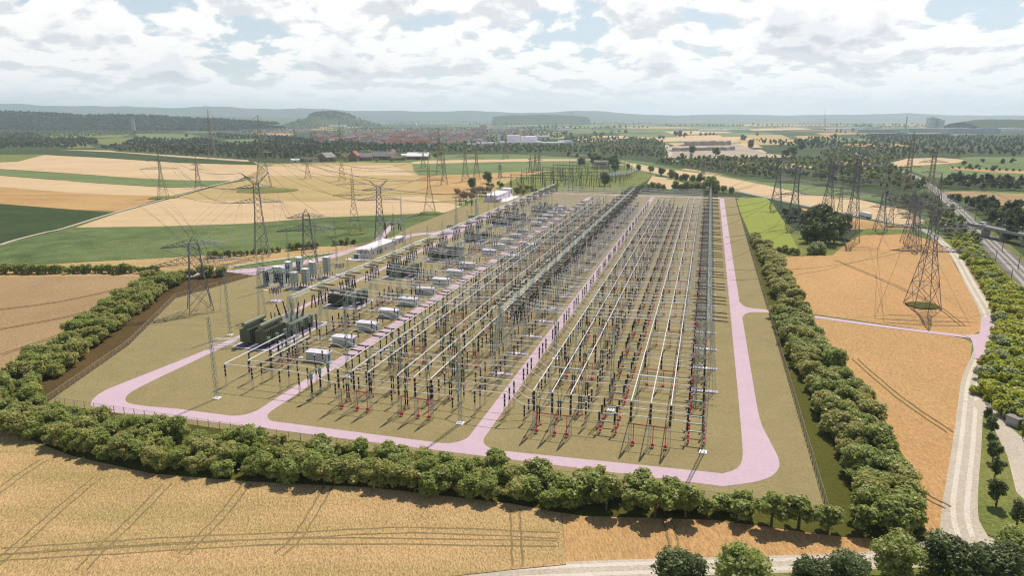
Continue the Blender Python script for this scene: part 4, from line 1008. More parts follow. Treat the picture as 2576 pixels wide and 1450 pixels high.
# --- buildings of the yard
def building(name, cat, label, u, v, rz, parts, group=None):
    root = link(name, None, W(u, v), -AZ + rz); tag(root, label, cat, group)
    objs = {}
    for pn, mb, par, lb in parts:
        o = link(pn, mb.mesh(pn), None, 0, objs.get(par) if par else root); objs[pn] = o
        if lb: o['label'] = lb
    return root
def bx(*a): return MB().box(*a)
wins = [('window', bx((8.02, 5 + i * 5.5, 2.2), (.08, 1.2, 1.4), 'window_dark'), None, None) for i in range(4)]
rf = MB(); rf.box((4, 17, 5.1), (9.4, 36.6, .3), 'white_roof')
for i in range(7): rf.box((4, 1.5 + i * 5.2, 5.28), (9.0, .1, .06), 'slate_grey')
building('control_building', 'building', 'long white flat-roofed control building beside the kiosk-side gantry', -194.5, 353, 0.0,
         [('wall', bx((4, 17, 2.5), (8, 34, 5.0), 'white_wall'), None, None), ('roof', rf, None, None), ('annex', bx((1.8, -2.2, 1.6), (4.4, 4.2, 3.2), 'kiosk_wall'), None, None), ('annex_door', bx((1.8, -4.33, 1.5), (2.6, .08, 2.2), 'door_teal'), 'annex', 'teal roller door'),
          ('terrace', bx((3, -6.2, .3), (13, 4.2, .12), 'white_slab'), None, None), ('door', bx((8.03, 14, 1.5), (.08, 1.3, 2.6), 'door_teal'), None, None)] + wins)
building('service_container', 'container', 'small white flat-roofed container behind the control building', -196, 400, 0.0,
         [('wall', bx((4, 4, 1.9), (4.2, 11, 3.6), 'white_wall'), None, None), ('roof', bx((4, 4, 3.82), (4.7, 11.5, .2), 'white_roof'), None, None)] + [('door', bx((6.13, 1 + i * 2.6, 1.6), (.07, 1.3, 2.5), 'window_dark'), None, None) for i in range(3)])
building('control_building', 'building', 'white flat-roofed building at the rear beside brown trees', -207.5, 636, 0.0,
         [('wall', bx((6, 20, 3.2), (12.5, 44, 6.0), 'white_wall'), None, None), ('roof', bx((6, 20, 6.35), (13.2, 44.6, .3), 'white_roof'), None, None), ('porch', bx((9, 45, 4.6), (9, 9, 8.8), 'white_wall'), None, None), ('gate', bx((13.56, 45, 5.6), (.1, 4, 4.0), 'paint_dark'), 'porch', None), ('terrace', bx((17, 24, .3), (9, 50, .1), 'white_slab'), None, None)] +
         [('window', bx((12.28, 6 + i * 5, 3.4), (.08, 1.6, 2.2), 'window_dark'), None, None) for i in range(5)] + [('tank', bx((14, -4 + i * 6, 1.6), (3.6, 4, 3.2), 'lavender_slab'), None, None) for i in range(2)])

# --- perimeter fence
def fence(name, pts, h, label, post_gap=3.0, px=False, hide=0):
    pts = [G(*p) if px else W(*p) for p in pts]; o0 = pts[0]
    root = link(name, None, o0); tag(root, label, 'fence', 'perimeter fence runs')
    mesh = MB(); posts = []; 
    for a, b in zip(pts, pts[1:]):
        L = (b - a).length; n = max(1, round(L / post_gap))
        for i in range(n): posts.append(a.lerp(b, i / n))
        for z in np.linspace(.25, h - .1, 5): mesh.bar(a + Vector((0, 0, z)) - o0, b + Vector((0, 0, z)) - o0, .015 if z < h - .2 else .035, 'fence_steel')
        m = int(L / .5)
        for i in range(m):
            p = a.lerp(b, i / m) - o0; mesh.bar(p + Vector((0, 0, .2)), p + Vector((0, 0, h - .1)), .009, 'fence_steel')
    posts.append(pts[-1])
    link('wire_mesh', mesh.mesh('wire_mesh'), None, 0, root)
    pm = MB(); pm.box((0, 0, h / 2), (.14, .14, h), 'fence_steel'); pme = pm.mesh('post')
    if len(posts) <= 100:
        for p in posts: link('post', pme, p - o0, 0, root)
    else:
        posts.sort(key=lambda p: p.length)
        for p in posts[:99]: link('post', pme, p - o0, 0, root)
        r = MB()
        for p in posts[99:]: r.join(pm, Matrix.Translation(p - o0))
        q = link('post', r.mesh('post'), None, 0, root); q['kind'] = 'stuff'
    return root
fence('fence', [(28.6, 137.5), (28.6, 293.5)], 2.4, 'steel mesh fence before the side gate along the tree belt')
fence('fence', [(28.6, 300.5), (28.4, 420), (28.6, 700)], 2.4, 'steel mesh fence beyond the side gate along the tree belt', 4.0)
fence('fence', [(28.6, 137.5), (-60, 137.5), (-178.5, 139)], 2.4, 'steel mesh fence behind the front hedge', 3.5)
fence('fence', [(-178.5, 139), (-196.5, 187), (-228.6, 246.4)], 2.4, 'steel mesh fence along the bare soil and side tree row', 3.0)
fence('fence', [(-228.6, 246.4), (-222, 300)], 2.4, 'short steel mesh fence by the feeder pylon', 3.0)
fence('fence', [(-240, 296), (-228, 322), (-216, 352), (-206, 404), (-232, 472), (-230, 560)], 2.4, 'pale mesh fence along the forecourt and green corn field', 4.0)
flush()
# ================================================================== PYLONS AND OVERHEAD LINES
TIPS = {}
def pylon(key, base, h, ang, arms, label, wb=7.5, wt=1.7, mat='pylon_grey', spire=0.0, vee=0.0, r=0.12, uvp=False, group='feeder pylons of grey steel lattice', waist=0.62, panels=10):
    """arms = [(height, half length, depth)]; local x runs along the arms"""
    r = r * (1.1 if key[0] == 'R' or len(key) == 1 else .8)
    b = W(*base) if uvp else G(*base)
    root = link('pylon', None, b, R(ang)); tag(root, label, 'pylon', group)
    ztop = h - spire - vee
    zw = ztop * waist; wm = wt * 1.35
    def wid(z): return wb + (wm - wb) * z / zw if z < zw else wm + (wt - wm) * (z - zw) / max(ztop - zw, .1)
    m = MB(); zs = [0]; z = 0
    while z < ztop - 0.8:
        z += max(wid(z) * .95, 1.3); zs.append(min(z, ztop))
    zs[-1] = ztop
    C = [[Vector((sx * wid(z) / 2, sy * wid(z) / 2, z)) for sx, sy in ((-1, -1), (1, -1), (1, 1), (-1, 1))] for z in zs]
    for k in range(len(zs) - 1):
        for i in range(4):
            j = (i + 1) % 4
            m.bar(C[k][i], C[k + 1][i], r, mat)
            m.bar(C[k][i], C[k + 1][j], r * .65, mat); m.bar(C[k][j], C[k + 1][i], r * .65, mat)
            if k in (0, 1, 3): m.bar(C[k][i], C[k][j], r * .6, mat)
        
    for i in range(4): m.bar(C[-1][i], C[-1][(i + 1) % 4], r * .8, mat)
    link('tower_body', m.mesh('tower_body'), None, 0, root)
    rot = Matrix.Rotation(R(ang), 4, 'Z'); tips = []
    for (za, L, dp) in arms:
        a = MB()
        for s in (-1, 1):
            w2 = wid(za) / 2; tip = Vector((s * L, 0, za)); n = max(3, int(L / 2.4))
            roots = [Vector((s * w2, -w2, za)), Vector((s * w2, w2, za)), Vector((s * w2, 0, za + dp))]
            for q in roots: a.bar(q, tip, r * .8, mat)
            for k in range(n):
                p = [q.lerp(tip, k / n) for q in roots]; q = [q.lerp(tip, (k + 1) / n) for q in roots]
                a.bar(p[0], q[2], r * .55, mat); a.bar(p[1], q[2], r * .55, mat); a.bar(p[0], p[1], r * .55, mat); a.bar(p[2], p[0], r * .5, mat)
        link('crossarm', a.mesh('crossarm'), None, 0, root)
        t = []
        for s in (-1, 1):
            for f in (1.0, .62): t.append(b + rot @ Vector((s * L * f, 0, za - .2)))
        tips.append(t)
    top = MB()
    if vee:
        for s in (-1, 1):
            w2 = wid(ztop) / 2; tip = Vector((s * vee * 1.25, 0, h)); rr = [Vector((s * w2, -w2, ztop)), Vector((s * w2, w2, ztop)), Vector((-s * w2 * .2, 0, ztop + .4))]
            for q in rr: top.bar(q, tip, r * .75, mat)
            for k in range(4):
                p = [q.lerp(tip, k / 4) for q in rr]; q = [q.lerp(tip, (k + 1) / 4) for q in rr]
                top.bar(p[0], q[2], r * .5, mat); top.bar(p[1], q[2], r * .5, mat)
        tips.append([b + rot @ Vector((s * vee * 1.25, 0, h)) for s in (-1, 1)])
    else:
        w2 = wid(ztop) / 2; n = max(2, int(spire / 2))
        for sx, sy in ((-1, -1), (1, -1), (1, 1), (-1, 1)): top.bar((sx * w2, sy * w2, ztop), (0, 0, h), r * .8, mat)
        for k in range(1, n):
            t = k / n; q = w2 * (1 - t); z = ztop + spire * t
            for (ax, ay), (bx_, by_) in (((-1, -1), (1, -1)), ((1, -1), (1, 1)), ((1, 1), (-1, 1)), ((-1, 1), (-1, -1))): top.bar((ax * q, ay * q, z), (bx_ * q, by_ * q, z), r * .5, mat)
        tips.append([b + Vector((0, 0, h))])
    link('earth_wire_peak', top.mesh('earth_wire_peak'), None, 0, root)
    TIPS[key] = tips; return root
def patch(p, rx, ry, uvp=False, mat='rough_grass', rz=0.3):
    b = W(*p) if uvp else G(*p); LAYER[0] += .004; z = .14 + LAYER[0]
    mb = MB(); mb.add([(b.x + rx * math.cos(R(a)) * (1 + .12 * math.sin(a)), b.y + ry * math.sin(R(a)), z) for a in range(0, 360, 20)], [tuple(range(18))], mat)
    struct('grass', mb.mesh('grass'))
# feeders by the left boundary
pylon('A', (505, 781), 32.0, 30, [(20.5, 18.5, 3.2), (28.0, 12.5, 2.6)], 'grey feeder pylon inside the fence corner with two wide arms', 9.5, 3.8, spire=3.5, r=.15)
pylon('B', (660, 646), 49.0, 14, [(32.0, 14.0, 2.6), (40.5, 10.8, 2.3)], 'grey feeder pylon with horned top behind the forecourt', 8.5, 2.8, vee=6.0, r=.16)
pylon('C', (779, 668), 31.5, 24, [(20.0, 16.5, 3.0), (27.0, 10.0, 2.4)], 'grey feeder pylon above the capacitor racks', 8.5, 3.3, spire=3.2, r=.16)
pylon('D', (958, 604), 40.0, 14, [(27.0, 14.5, 2.4), (33.5, 11.0, 2.0)], 'grey horned pylon behind the white control building', 8.0, 2.6, vee=5.0, r=.17)
# pylons in the fields
OLDG = 'brown field pylons behind the yard'
def old(key, base, h, ang, a1, a2, label, wb=7.0, wt=1.6, r=.16, **k):
    pylon(key, base, h, ang, [(h * .58, a1, 2.2), (h * .74, a2, 1.8)], label, wb, wt, 'pylon_old', spire=h * .2, r=r, group=OLDG, **k)
old('o1', (893, 585), 46, 12, 14, 11, 'brown lattice pylon on green corn behind the horned feeder pylons', 9)
patch((893, 588), 7, 7)
old('o2', (1081, 536), 48, 12, 13, 10, 'brown lattice pylon at the tip of the green corn field', 10)
patch((1081, 537), 9, 9)
old('o3', (411, 497), 50, 10, 19, 13, 'brown lattice pylon on grass beside the pale farm track', 9, r=.22)
patch((411, 498), 14, 14)
pylon('o4', (664, 470), 82, 15, [(40, 12, 2), (51, 10, 2), (61, 8, 2)], 'tallest brown lattice pylon with slender spire, above the horned feeder', 17, 3.2, 'pylon_old', spire=17, r=.3, group=OLDG)
patch((668, 480), 34, 26)
for key, base, h, lb, w_ in (('o5', (535, 400), 95, 'tall brown pylon at the edge of the dark valley woods', 16), ('o6', (500, 473), 36, 'small brown pylon on the green strip behind the track pylon', 7), ('o7', (775, 449), 32, 'small brown pylon on the yellow field near the barns', 8),
                       ('o8', (861, 455), 44, 'brown pylon on the yellow field in front of the farm barns', 9), ('o9', (1106, 440), 66, 'brown pylon in front of the white tent hall', 10), ('o10', (1118, 465), 40, 'brown pylon by the green field corner behind the tent hall pylon', 8),
                       ('o11', (1171, 457), 54, 'brown pylon on the tan field, first of a pair beside the green crop', 9), ('o12', (1199, 452), 48, 'brown pylon on the tan field, second of a pair beside the green crop', 9), ('o13', (1065, 422), 40, 'thin brown pylon between tent hall and pale strip', 8),
                       ('o14', (1272, 400), 48, 'thin brown pylon on the far green field below the village', 10), ('o15', (1258, 448), 21, 'small brown pylon in front of the old switchyard', 5), ('o16', (1334, 434), 26, 'small pylon at the old switchyard fence, first of three', 5),
                       ('o17', (1346, 432), 28, 'small pylon at the old switchyard fence, second of three', 5), ('o18', (1356, 430), 28, 'small pylon at the old switchyard fence, third of three', 5), ('o19', (1767, 462), 35, 'brown lattice pylon by the country road trees', 6), ('o20', (745, 398), 60, 'thin pylon standing in the dark valley woods', 12), ('o21', (858, 392), 70, 'thin pylon in the valley woods above the farm barns', 12)):
    old(key, base, h, 14, h * .22, h * .16, lb, w_, 1.5 + h * .012, r=.12 + G(*base).length * .00016)
for i, (x, y, h) in enumerate(((126, 322, 60), (168, 324, 80), (198, 322, 55), (208, 322, 70), (246, 320, 60), (273, 323, 75), (303, 321, 90), (395, 318, 40), (590, 318, 60))):
    p_ = G(x, y); old('f%d' % i, (x, y), h * 1.5, 10, h * .2, h * .15, ('slim far pylon on the wooded ridge, ' + ('leading the row', 'second along', 'third along', 'fourth along', 'fifth along', 'sixth along', 'last before water tower', 'past the water tower', 'far past the water tower')[i]), 12, 4, r=.75)
# pylons on the right
GR = 'feeder pylons of grey steel lattice'
pylon('R1', (2319, 772), 57.5, -8, [(24.5, 16, 3), (34.5, 19.5, 3), (43, 16, 2.6)], 'tallest grey pylon standing on dark grass in the orange wheat', 11, 2.4, spire=15, r=.17, mat='pylon_light')
patch((2320, 771), 6.6, 6.0, mat='dark_grass')
pylon('R2', (2137, 608), 57, -8, [(31, 12.5, 2), (40, 17.5, 2.2), (49, 17, 2.2)], 'grey three-armed pylon at the meadow corner by big bushes', 9.5, 2.2, vee=2.5, r=.2, mat='pylon_light')
pylon('R3', (2079, 548), 49, -8, [(26, 13, 2), (34, 13, 2), (42, 13, 2)], 'grey three-armed pylon behind the big dark bushes', 10, 2.4, vee=3, r=.22, mat='pylon_light')
pylon('R4', (1993, 573), 46, -14, [(24.5, 12, 2), (33, 14, 2), (41, 11, 2)], 'grey pylon at the far fence corner of the lime meadow', 9.5, 2.4, vee=3, r=.2, mat='pylon_light')
pylon('R5', (1951, 526), 46, -14, [(27, 11, 2), (36, 13, 2), (42, 10, 2)], 'grey pylon beside the lime meadow and country road', 10, 2.4, vee=3, r=.22, mat='pylon_light')
pylon('R6', (2213, 582), 30, -14, [(17.5, 8.5, 1.8), (25, 8.5, 1.8)], 'short grey pylon on the grass strip behind the wheat', 8, 2.4, spire=4, r=.18, mat='pylon_light')
pylon('R7', (2284, 612), 34, -14, [(19, 9, 1.8), (28.5, 9, 1.8)], 'short grey pylon at wheat edge near the tallest one, rear of two', 8, 2.2, spire=4, r=.17, mat='pylon_light')
pylon('R8', (2296, 626), 34, -14, [(19, 9.5, 1.8), (28, 10, 1.8)], 'short grey pylon at wheat edge near the tallest one, front of two', 8, 2.2, spire=4, r=.17, mat='pylon_light')
pylon('R9', (2272, 531), 68, -14, [(38, 9, 2), (48, 11, 2), (57, 9, 2)], 'tall thin brown pylon beside the railway woods', 12, 2.4, 'pylon_old', spire=9, r=.2, group=OLDG)
pylon('R10', (2330, 535), 60, -14, [(34, 9, 2), (43, 11, 2), (51, 9, 2)], 'thin brown pylon nearest the railway cutting', 11, 2.4, 'pylon_old', spire=8, r=.2, group=OLDG)
old('R11', (2108, 565), 34, -30, 9, 7, 'small thin brown pylon behind the white truck road', 6, r=.15)
old('R12', (2238, 567), 26, -30, 8, 6, 'small thin brown pylon on the tan strip behind the grass', 5, r=.14)
# wires
NW = [0]
def wire(a, b, sag, label, group='overhead line wires', r=None, mat='cable_grey', n=10):
    a = Vector(a); b = Vector(b); mid = ((a + b) / 2).length
    r = r or max(0.055, mid * .00019)
    mb = MB(); mb.tube([a.lerp(b, t) - a - Vector((0, 0, sag * 4 * t * (1 - t))) for t in np.linspace(0, 1, n + 1)], r, mat, 3)
    tag(link('overhead_wire', mb.mesh('overhead_wire'), a), label, 'overhead wire', group)
NTH = ('first', 'second', 'third', 'fourth', 'fifth', 'sixth', 'seventh', 'eighth', 'ninth', 'tenth')
def strand(k1, k2, pairs, sag, what):
    for i, ((l1, i1), (l2, i2)) in enumerate(pairs):
        wire(TIPS[k1][l1][i1], TIPS[k2][l2][i2], sag, f'overhead wire {what}, {NTH[i]} strand')
T = TIPS
strand('B', 'A', [((0, 0), (0, 0)), ((0, 1), (0, 1)), ((1, 0), (1, 0)), ((0, 1), (0, 2)), ((1, 1), (1, 2)), ((2, 0), (1, 0))], 2.0, 'from the horned pylon to the corner pylon')
strand('B', 'C', [((0, 2), (1, 1)), ((1, 2), (1, 0)), ((0, 2), (0, 0)), ((2, 1), (1, 2)), ((0, 3), (0, 0))], 2.0, 'from the horned pylon to the capacitor pylon')
for i, u in enumerate((-171, -166, -160)):
    wire(T['A'][0][(0, 1, 2)[i]], W(u, 229, 19.7), 1.2, f'overhead wire from corner pylon down to the front feeder gantry, {NTH[i]} strand')
    wire(T['A'][1][(0, 2, 3)[i]], W(u, 234, 19.9), 1.5, f'overhead wire from corner pylon top to the front feeder gantry, {NTH[i]} strand')
    wire(T['C'][0][(0, 2, 3)[i]], W(u - 12.5, 361, 19.7), 1.0, f'overhead wire from capacitor pylon to the building gantry, {NTH[i]} strand')
    wire(T['D'][0][(0, 2, 3)[i]], W(u - 9.5, 481, 19.7), 1.5, f'overhead wire from horned pylon to the bend gantry, {NTH[i]} strand')
    wire(T['D'][1][(0, 2, 3)[i]], W(u - 11.5, 535, 19.7), 2.0, f'overhead wire from horned pylon to the rear gantry, {NTH[i]} strand')
    wire(T['C'][1][(0, 2, 3)[i]], W(u - 10.5, 366, 21), 1.0, f'overhead wire from capacitor pylon top to the building gantry, {NTH[i]} strand')
strand('o3', 'B', [((0, 2), (0, 0)), ((0, 3), (0, 1)), ((1, 2), (1, 0)), ((1, 3), (1, 1)), ((2, 0), (2, 0)), ((0, 0), (0, 0))], 9, 'crossing the pale fields to the horned pylon')
strand('o4', 'D', [((0, 2), (0, 0)), ((1, 2), (1, 0)), ((2, 2), (1, 2)), ((0, 0), (0, 1)), ((3, 0), (2, 0)), ((2, 0), (2, 1))], 10, 'from the tallest field pylon to the control building pylon')
strand('o5', 'o4', [((0, 0), (0, 0)), ((0, 2), (0, 2)), ((1, 0), (1, 0)), ((1, 2), (1, 2)), ((2, 0), (3, 0))], 22, 'sagging over the valley to the tallest field pylon')
strand('o4', 'o2', [((0, 0), (0, 0)), ((0, 2), (0, 2)), ((1, 0), (1, 0)), ((1, 2), (1, 2))], 10, 'from tallest field pylon to the corn tip pylon')
strand('o4', 'o9', [((0, 2), (0, 0)), ((2, 2), (1, 0)), ((1, 2), (1, 2))], 10, 'from tallest field pylon towards the tent hall')
strand('o1', 'o2', [((0, 0), (0, 0)), ((0, 2), (0, 2)), ((1, 2), (1, 2)), ((2, 0), (2, 0))], 4, 'between the two brown corn field pylons')
# right: outer gantry to pylons
gv = (262, 281, 300, 340, 360, 400, 440, 480, 540, 590, 600, 606)
dest = [('R1', 0, 0), ('R1', 0, 1), ('R2', 0, 1), ('R2', 0, 0), ('R6', 0, 0), ('R4', 0, 0), ('R4', 0, 1), ('R3', 0, 0), ('R3', 0, 1), ('R5', 0, 1), ('R5', 0, 0), ('R5', 1, 0)]
for i, (v, (k, l, q)) in enumerate(zip(gv, dest)):
    wire(W(10.6, v, 20.6), T[k][l][q], 3.0, f'overhead wire leaving the outer gantry over the road, {ORD[i]} from the front')
for a, b, prs, sg, wh in (('R1', 'R2', [((1, 0), (1, 2)), ((1, 2), (1, 2)), ((2, 0), (2, 2)), ((0, 0), (0, 2))], 4, 'from the tallest grey pylon to the meadow corner pylon'), ('R2', 'R3', [((1, 0), (1, 2)), ((2, 0), (2, 0)), ((0, 0), (0, 2)), ((1, 2), (1, 2))], 3, 'between meadow corner and bush pylons'),
                      ('R3', 'R4', [((1, 0), (1, 2)), ((0, 0), (0, 2)), ((2, 0), (2, 2))], 3, 'between the bush and lime meadow pylons'), ('R4', 'R5', [((1, 0), (1, 2)), ((0, 0), (0, 2)), ((2, 0), (2, 0))], 2, 'between the two lime meadow pylons'), ('R2', 'R9', [((1, 2), (0, 0)), ((2, 2), (1, 0)), ((2, 0), (2, 0))], 6, 'from meadow corner pylon to the railway pylon'), ('R1', 'R10', [((2, 2), (1, 0)), ((3, 0), (2, 0)), ((1, 0), (0, 0))], 6, 'from tallest grey pylon to the railway cutting pylon'), ('R6', 'R7', [((0, 0), (0, 0)), ((0, 2), (0, 2)), ((1, 0), (1, 0))], 2, 'between the short pylons by the wheat')):
    strand(a, b, prs, sg, wh)
for i in range(8):
    k = ('R1', 'R1', 'R1', 'R8', 'R8', 'R7', 'R1', 'R10')[i]; l = (0, 1, 2, 0, 1, 1, 1, 1)[i]
    a = T[k][l][2 if i != 6 else 3]; wire(a, G(2680, (640, 600, 552, 660, 618, 590, 575, 548)[i], a.z - 4), 5, f'overhead wire running off past the railway, {NTH[i]} strand')
# ================================================================== VEGETATION
def np_mesh(name, V, Fq, mats, mi=None):
    me = bpy.data.meshes.new(name); nf = len(Fq); k = Fq.shape[1]
    me.vertices.add(len(V)); me.vertices.foreach_set('co', V.astype(np.float32).ravel())
    me.loops.add(nf * k); me.loops.foreach_set('vertex_index', Fq.astype(np.int32).ravel())
    me.polygons.add(nf); me.polygons.foreach_set('loop_start', np.arange(0, nf * k, k, dtype=np.int32))
    for m in mats: me.materials.append(MATS[m])
    if mi is not None: me.polygons.foreach_set('material_index', mi.astype(np.int32))
    me.update(calc_edges=True); return me
def leaves(rng, n, clumps, size, up=0.75, flat=1.0):
    """n leaf sprays spread through clumps [(x, y, z, r)]"""
    c = np.array(clumps); wts = c[:, 3] ** 2; idx = rng.choice(len(c), n, p=wts / wts.sum())
    d = rng.normal(size=(n, 3)); d /= np.linalg.norm(d, axis=1)[:, None]
    rad = rng.uniform(0.35, 1.0, n) ** 0.6 * np.where(rng.uniform(size=n) < .2, rng.uniform(1.0, 1.45, n), 1.0)
    p = c[idx, :3] + d * (c[idx, 3] * rad)[:, None] * np.array([1, 1, flat])
    nrm = d * .8 + rng.normal(size=(n, 3)) * 0.7 + np.array([0, 0, up]); nrm /= np.linalg.norm(nrm, axis=1)[:, None]
    t = np.cross(nrm, rng.normal(size=(n, 3))); t /= np.linalg.norm(t, axis=1)[:, None]; b = np.cross(nrm, t)
    s = (size * rng.uniform(0.6, 1.35, n))[:, None]; q = s * rng.uniform(.45, .8, n)[:, None]
    V = np.stack([p - t * s, p - b * q + nrm * s * .18, p + t * s, p + b * q + nrm * s * .18], 1).reshape(-1, 3)
    V[:, 2] = np.maximum(V[:, 2], 0.15)
    return V, np.arange(4 * n).reshape(n, 4)
def crown_clumps(rng, rx, z0, z1, n, shape='round'):
    out = []; zc = (z0 + z1) / 2; hz = (z1 - z0) / 2
    for i in range(n):
        a = rng.uniform(0, 2 * math.pi); t = rng.uniform(-.85, .8); w = math.sqrt(max(0.05, 1 - t * t)) if shape == 'round' else (1 - (t + .85) / 1.9)
        rr = rx * w * rng.uniform(.35, .78); out.append((rr * math.cos(a), rr * math.sin(a), zc + hz * t * .9, rx * rng.uniform(.16, .40)))
    out.append((0, 0, zc, rx * .5)); out.append((0, 0, zc + hz * .55, rx * .36)); return out
def tree_proto(seed, h, rx, z0, nleaf, size, leafmat, nclump=15, shape='round', name='tree'):
    rng = np.random.default_rng(seed); cl = crown_clumps(rng, rx, z0, h, nclump, shape)
    V, Fq = leaves(rng, nleaf, cl, size); crown = np_mesh('crown', V, Fq, [leafmat])
    t = MB(); r0 = .035 * h; zt = z0 + (h - z0) * .45
    t.bar((0, 0, 0), (0, 0, z0 + .3), r0, 'bark', 7, r0 * .75); t.bar((0, 0, z0 + .3), (.1, .1, zt), r0 * .75, 'bark', 6, r0 * .35)
    for c in cl[:6]: t.bar((0, 0, z0 + .2 + .1 * (c[2] - z0)), c[:3], r0 * .4, 'bark', 5, r0 * .12)
    return crown, t.mesh('trunk')
def tree(name, pr, p, rz, sc, label, group, cat='tree', sz=None, merge=False):
    root = link(name, None, p, rz); root.scale = (sc, sc, sz or sc); root.empty_display_size = .5
    link('trunk', pr[1], None, 0, root); link('crown', pr[0], None, 0, root)
    return tag(root, label, cat, group)
HEDGE = [tree_proto(10 + i, 8.0, 4.0, .4 + .5 * (i % 3), 3400, .36, ('leaf_hedge', 'leaf_hedge', 'leaf_olive', 'leaf_hedge', 'leaf_olive', 'leaf_hedge')[i], 30) for i in range(6)]
OLIVE = [tree_proto(30 + i, 7.0, 3.6, 0.7, 2800, .36, 'leaf_olive', 28) for i in range(4)]
SHRUB = [tree_proto(40 + i, 3.4, 2.3, .2, 1100, .32, 'leaf_hedge', 12) for i in range(3)]
STEM = [tree_proto(50 + i, 8.2, 3.0, 2.0, 2000, .36, 'leaf_hedge', 14) for i in range(3)]
DARK = [tree_proto(60 + i, 12.0, 5.6, 1.2, 1500, .62, 'leaf_dark', 16) for i in range(4)]
BIGG = [tree_proto(70 + i, 14.0, 6.5, 2.0, 6000, .40, ('leaf_dark', 'leaf_hedge', 'leaf_dark')[i], 34) for i in range(3)]
CONE = [tree_proto(80 + i, 7.0, 2.3, 2.0, 1500, .26, 'leaf_dark', 18, 'round') for i in range(3)]
BRITE = [tree_proto(90 + i, 4.6, 3.4, .2, 1600, .4, 'leaf_bright', 14) for i in range(4)]
SILV = [tree_proto(100 + i, 6.0, 4.2, .3, 2200, .4, 'leaf_silver', 16) for i in range(2)]
AUT = [tree_proto(110 + i, 9.0, 5.0, 1.8, 1100, .55, 'leaf_autumn', 14) for i in range(2)]
rv = random.Random(21)
def along(pts, gap, jit=0.3, px=False):
    P_ = [G(*p) if px else W(*p) for p in pts]; out = []; acc = 0.0
    for a, b in zip(P_, P_[1:]):
        L = (b - a).length
        while acc < L: out.append(a.lerp(b, acc / L) + Vector((rv.uniform(-jit, jit), rv.uniform(-jit, jit), 0))); acc += gap * rv.uniform(.8, 1.2)
        acc -= L
    return out
def belt(name, rows, protos, sc, label, group, cat='tree', hz=.88):
    for r_, (pts, gap, jit) in enumerate(rows):
        for i, p in enumerate(along(pts, gap, jit)):
            s = sc * rv.uniform(.68, 1.2)
            tree(name, rv.choice(protos), p, rv.uniform(0, 6.28), s * 1.12, label(i, r_, p), group, cat, s * hz * rv.uniform(.8, 1.1))
            
# landmark wording along the belts
def front_label(i, r_, p):
    u, v = UV(p); at = 'at the loop road corner' if u < -150 else 'opposite the tube frame' if u < -118 else 'opposite the kiosk road mouth' if u < -105 else 'opposite the first busbar trio' if u < -82 else 'opposite the second busbar trio' if u < -60 else 'opposite the central road mouth' if u < -44 else 'opposite the third busbar trio' if u < -24 else 'opposite the outer busbar trio' if u < 2 else 'at the outer road corner'
    return f'leafy green tree of the {("field-side row", "middle row", "fence-side row")[r_]} in the front hedge {at}'
belt('hedge_tree', [([(-182, 125), (-160, 121.3), (-144, 119), (-119, 117), (-94, 120), (-66, 124.2), (-36, 126.2), (-22, 126.5)], 3.9, 1.0), ([(-190, 133), (-172, 127.5), (-146, 124), (-119, 122.5), (-94, 125.2), (-66, 128), (-36, 129.5), (-14, 130)], 3.9, 1.3), ([(-180, 135), (-150, 129), (-119, 128.5), (-94, 131), (-66, 133), (-30, 133.5), (-34, 133.2), (4, 134.5)], 5.6, 1.3)], HEDGE, .80, front_label, 'trees of the front hedge')
belt('hedge_tree', [([(-16, 127.5), (-4, 128.5), (6, 131), (16, 131), (28, 132.6), (41, 134)], 5.4, .6)], STEM, .98, lambda i, r_, p: front_label(i, 0, p).replace('leafy green tree', 'bare-stemmed tree'), 'trees of the front hedge')
belt('hedge_tree', [([(-8, 132), (2, 133), (16, 134.6)], 5.0, .6), ], SHRUB, 1.35, lambda i, r_, p: front_label(i, 1, p).replace('tree of', 'bush of'), 'trees of the front hedge')
belt('hedge_tree', [([(-198, 141), (-186, 131)], 4.4, 1.0), ([(-205, 146), (-196, 133), (-188, 127)], 4.4, 1.0), ([(-193, 147), (-183, 138)], 5, 1.0)], HEDGE, .82, lambda i, r_, p: f'leafy green tree in the thick hedge corner by the white field track', 'trees of the hedge corner')
def side_label(i, r_, p):
    u, v = UV(p); at = 'near the hedge corner' if v < 175 else 'opposite the loop road bend' if v < 205 else 'opposite the big transformer' if v < 240 else 'by the corner feeder pylon' if v < 280 else 'at the end by the forecourt'
    return f'round olive-green tree of the row on bare soil, {at}, {("track-side", "middle", "fence-side")[r_]}'
OUTL = [(-208, 149), (-220, 173), (-239, 211), (-255, 243), (-265, 268)]
belt('hedge_tree', [([(u + 4.3 * q, v + 2.0 * q) for u, v in OUTL], 4.4, 1.0) for q in (.9, 2.0, 3.2)], HEDGE + OLIVE[:2], .9, side_label, 'trees on the bare soil strip')
belt('hedge_tree', [([(-256, 276), (-247, 286), (-240, 289), (-236, 296)], 7, .6)], OLIVE, 1.15, side_label, 'trees on the bare soil strip')
def right_label(i, r_, p):
    u, v = UV(p); at = 'by the hedge corner' if v < 165 else 'beside the lower wheat' if v < 225 else 'before the side road' if v < 285 else 'just beyond the side road' if v < 330 else 'beside the upper wheat' if v < 400 else 'by the lime meadow'
    return f'leafy tree of the belt along the outer fence, {("wheat-side", "middle", "fence-side")[r_]} row, {at}'
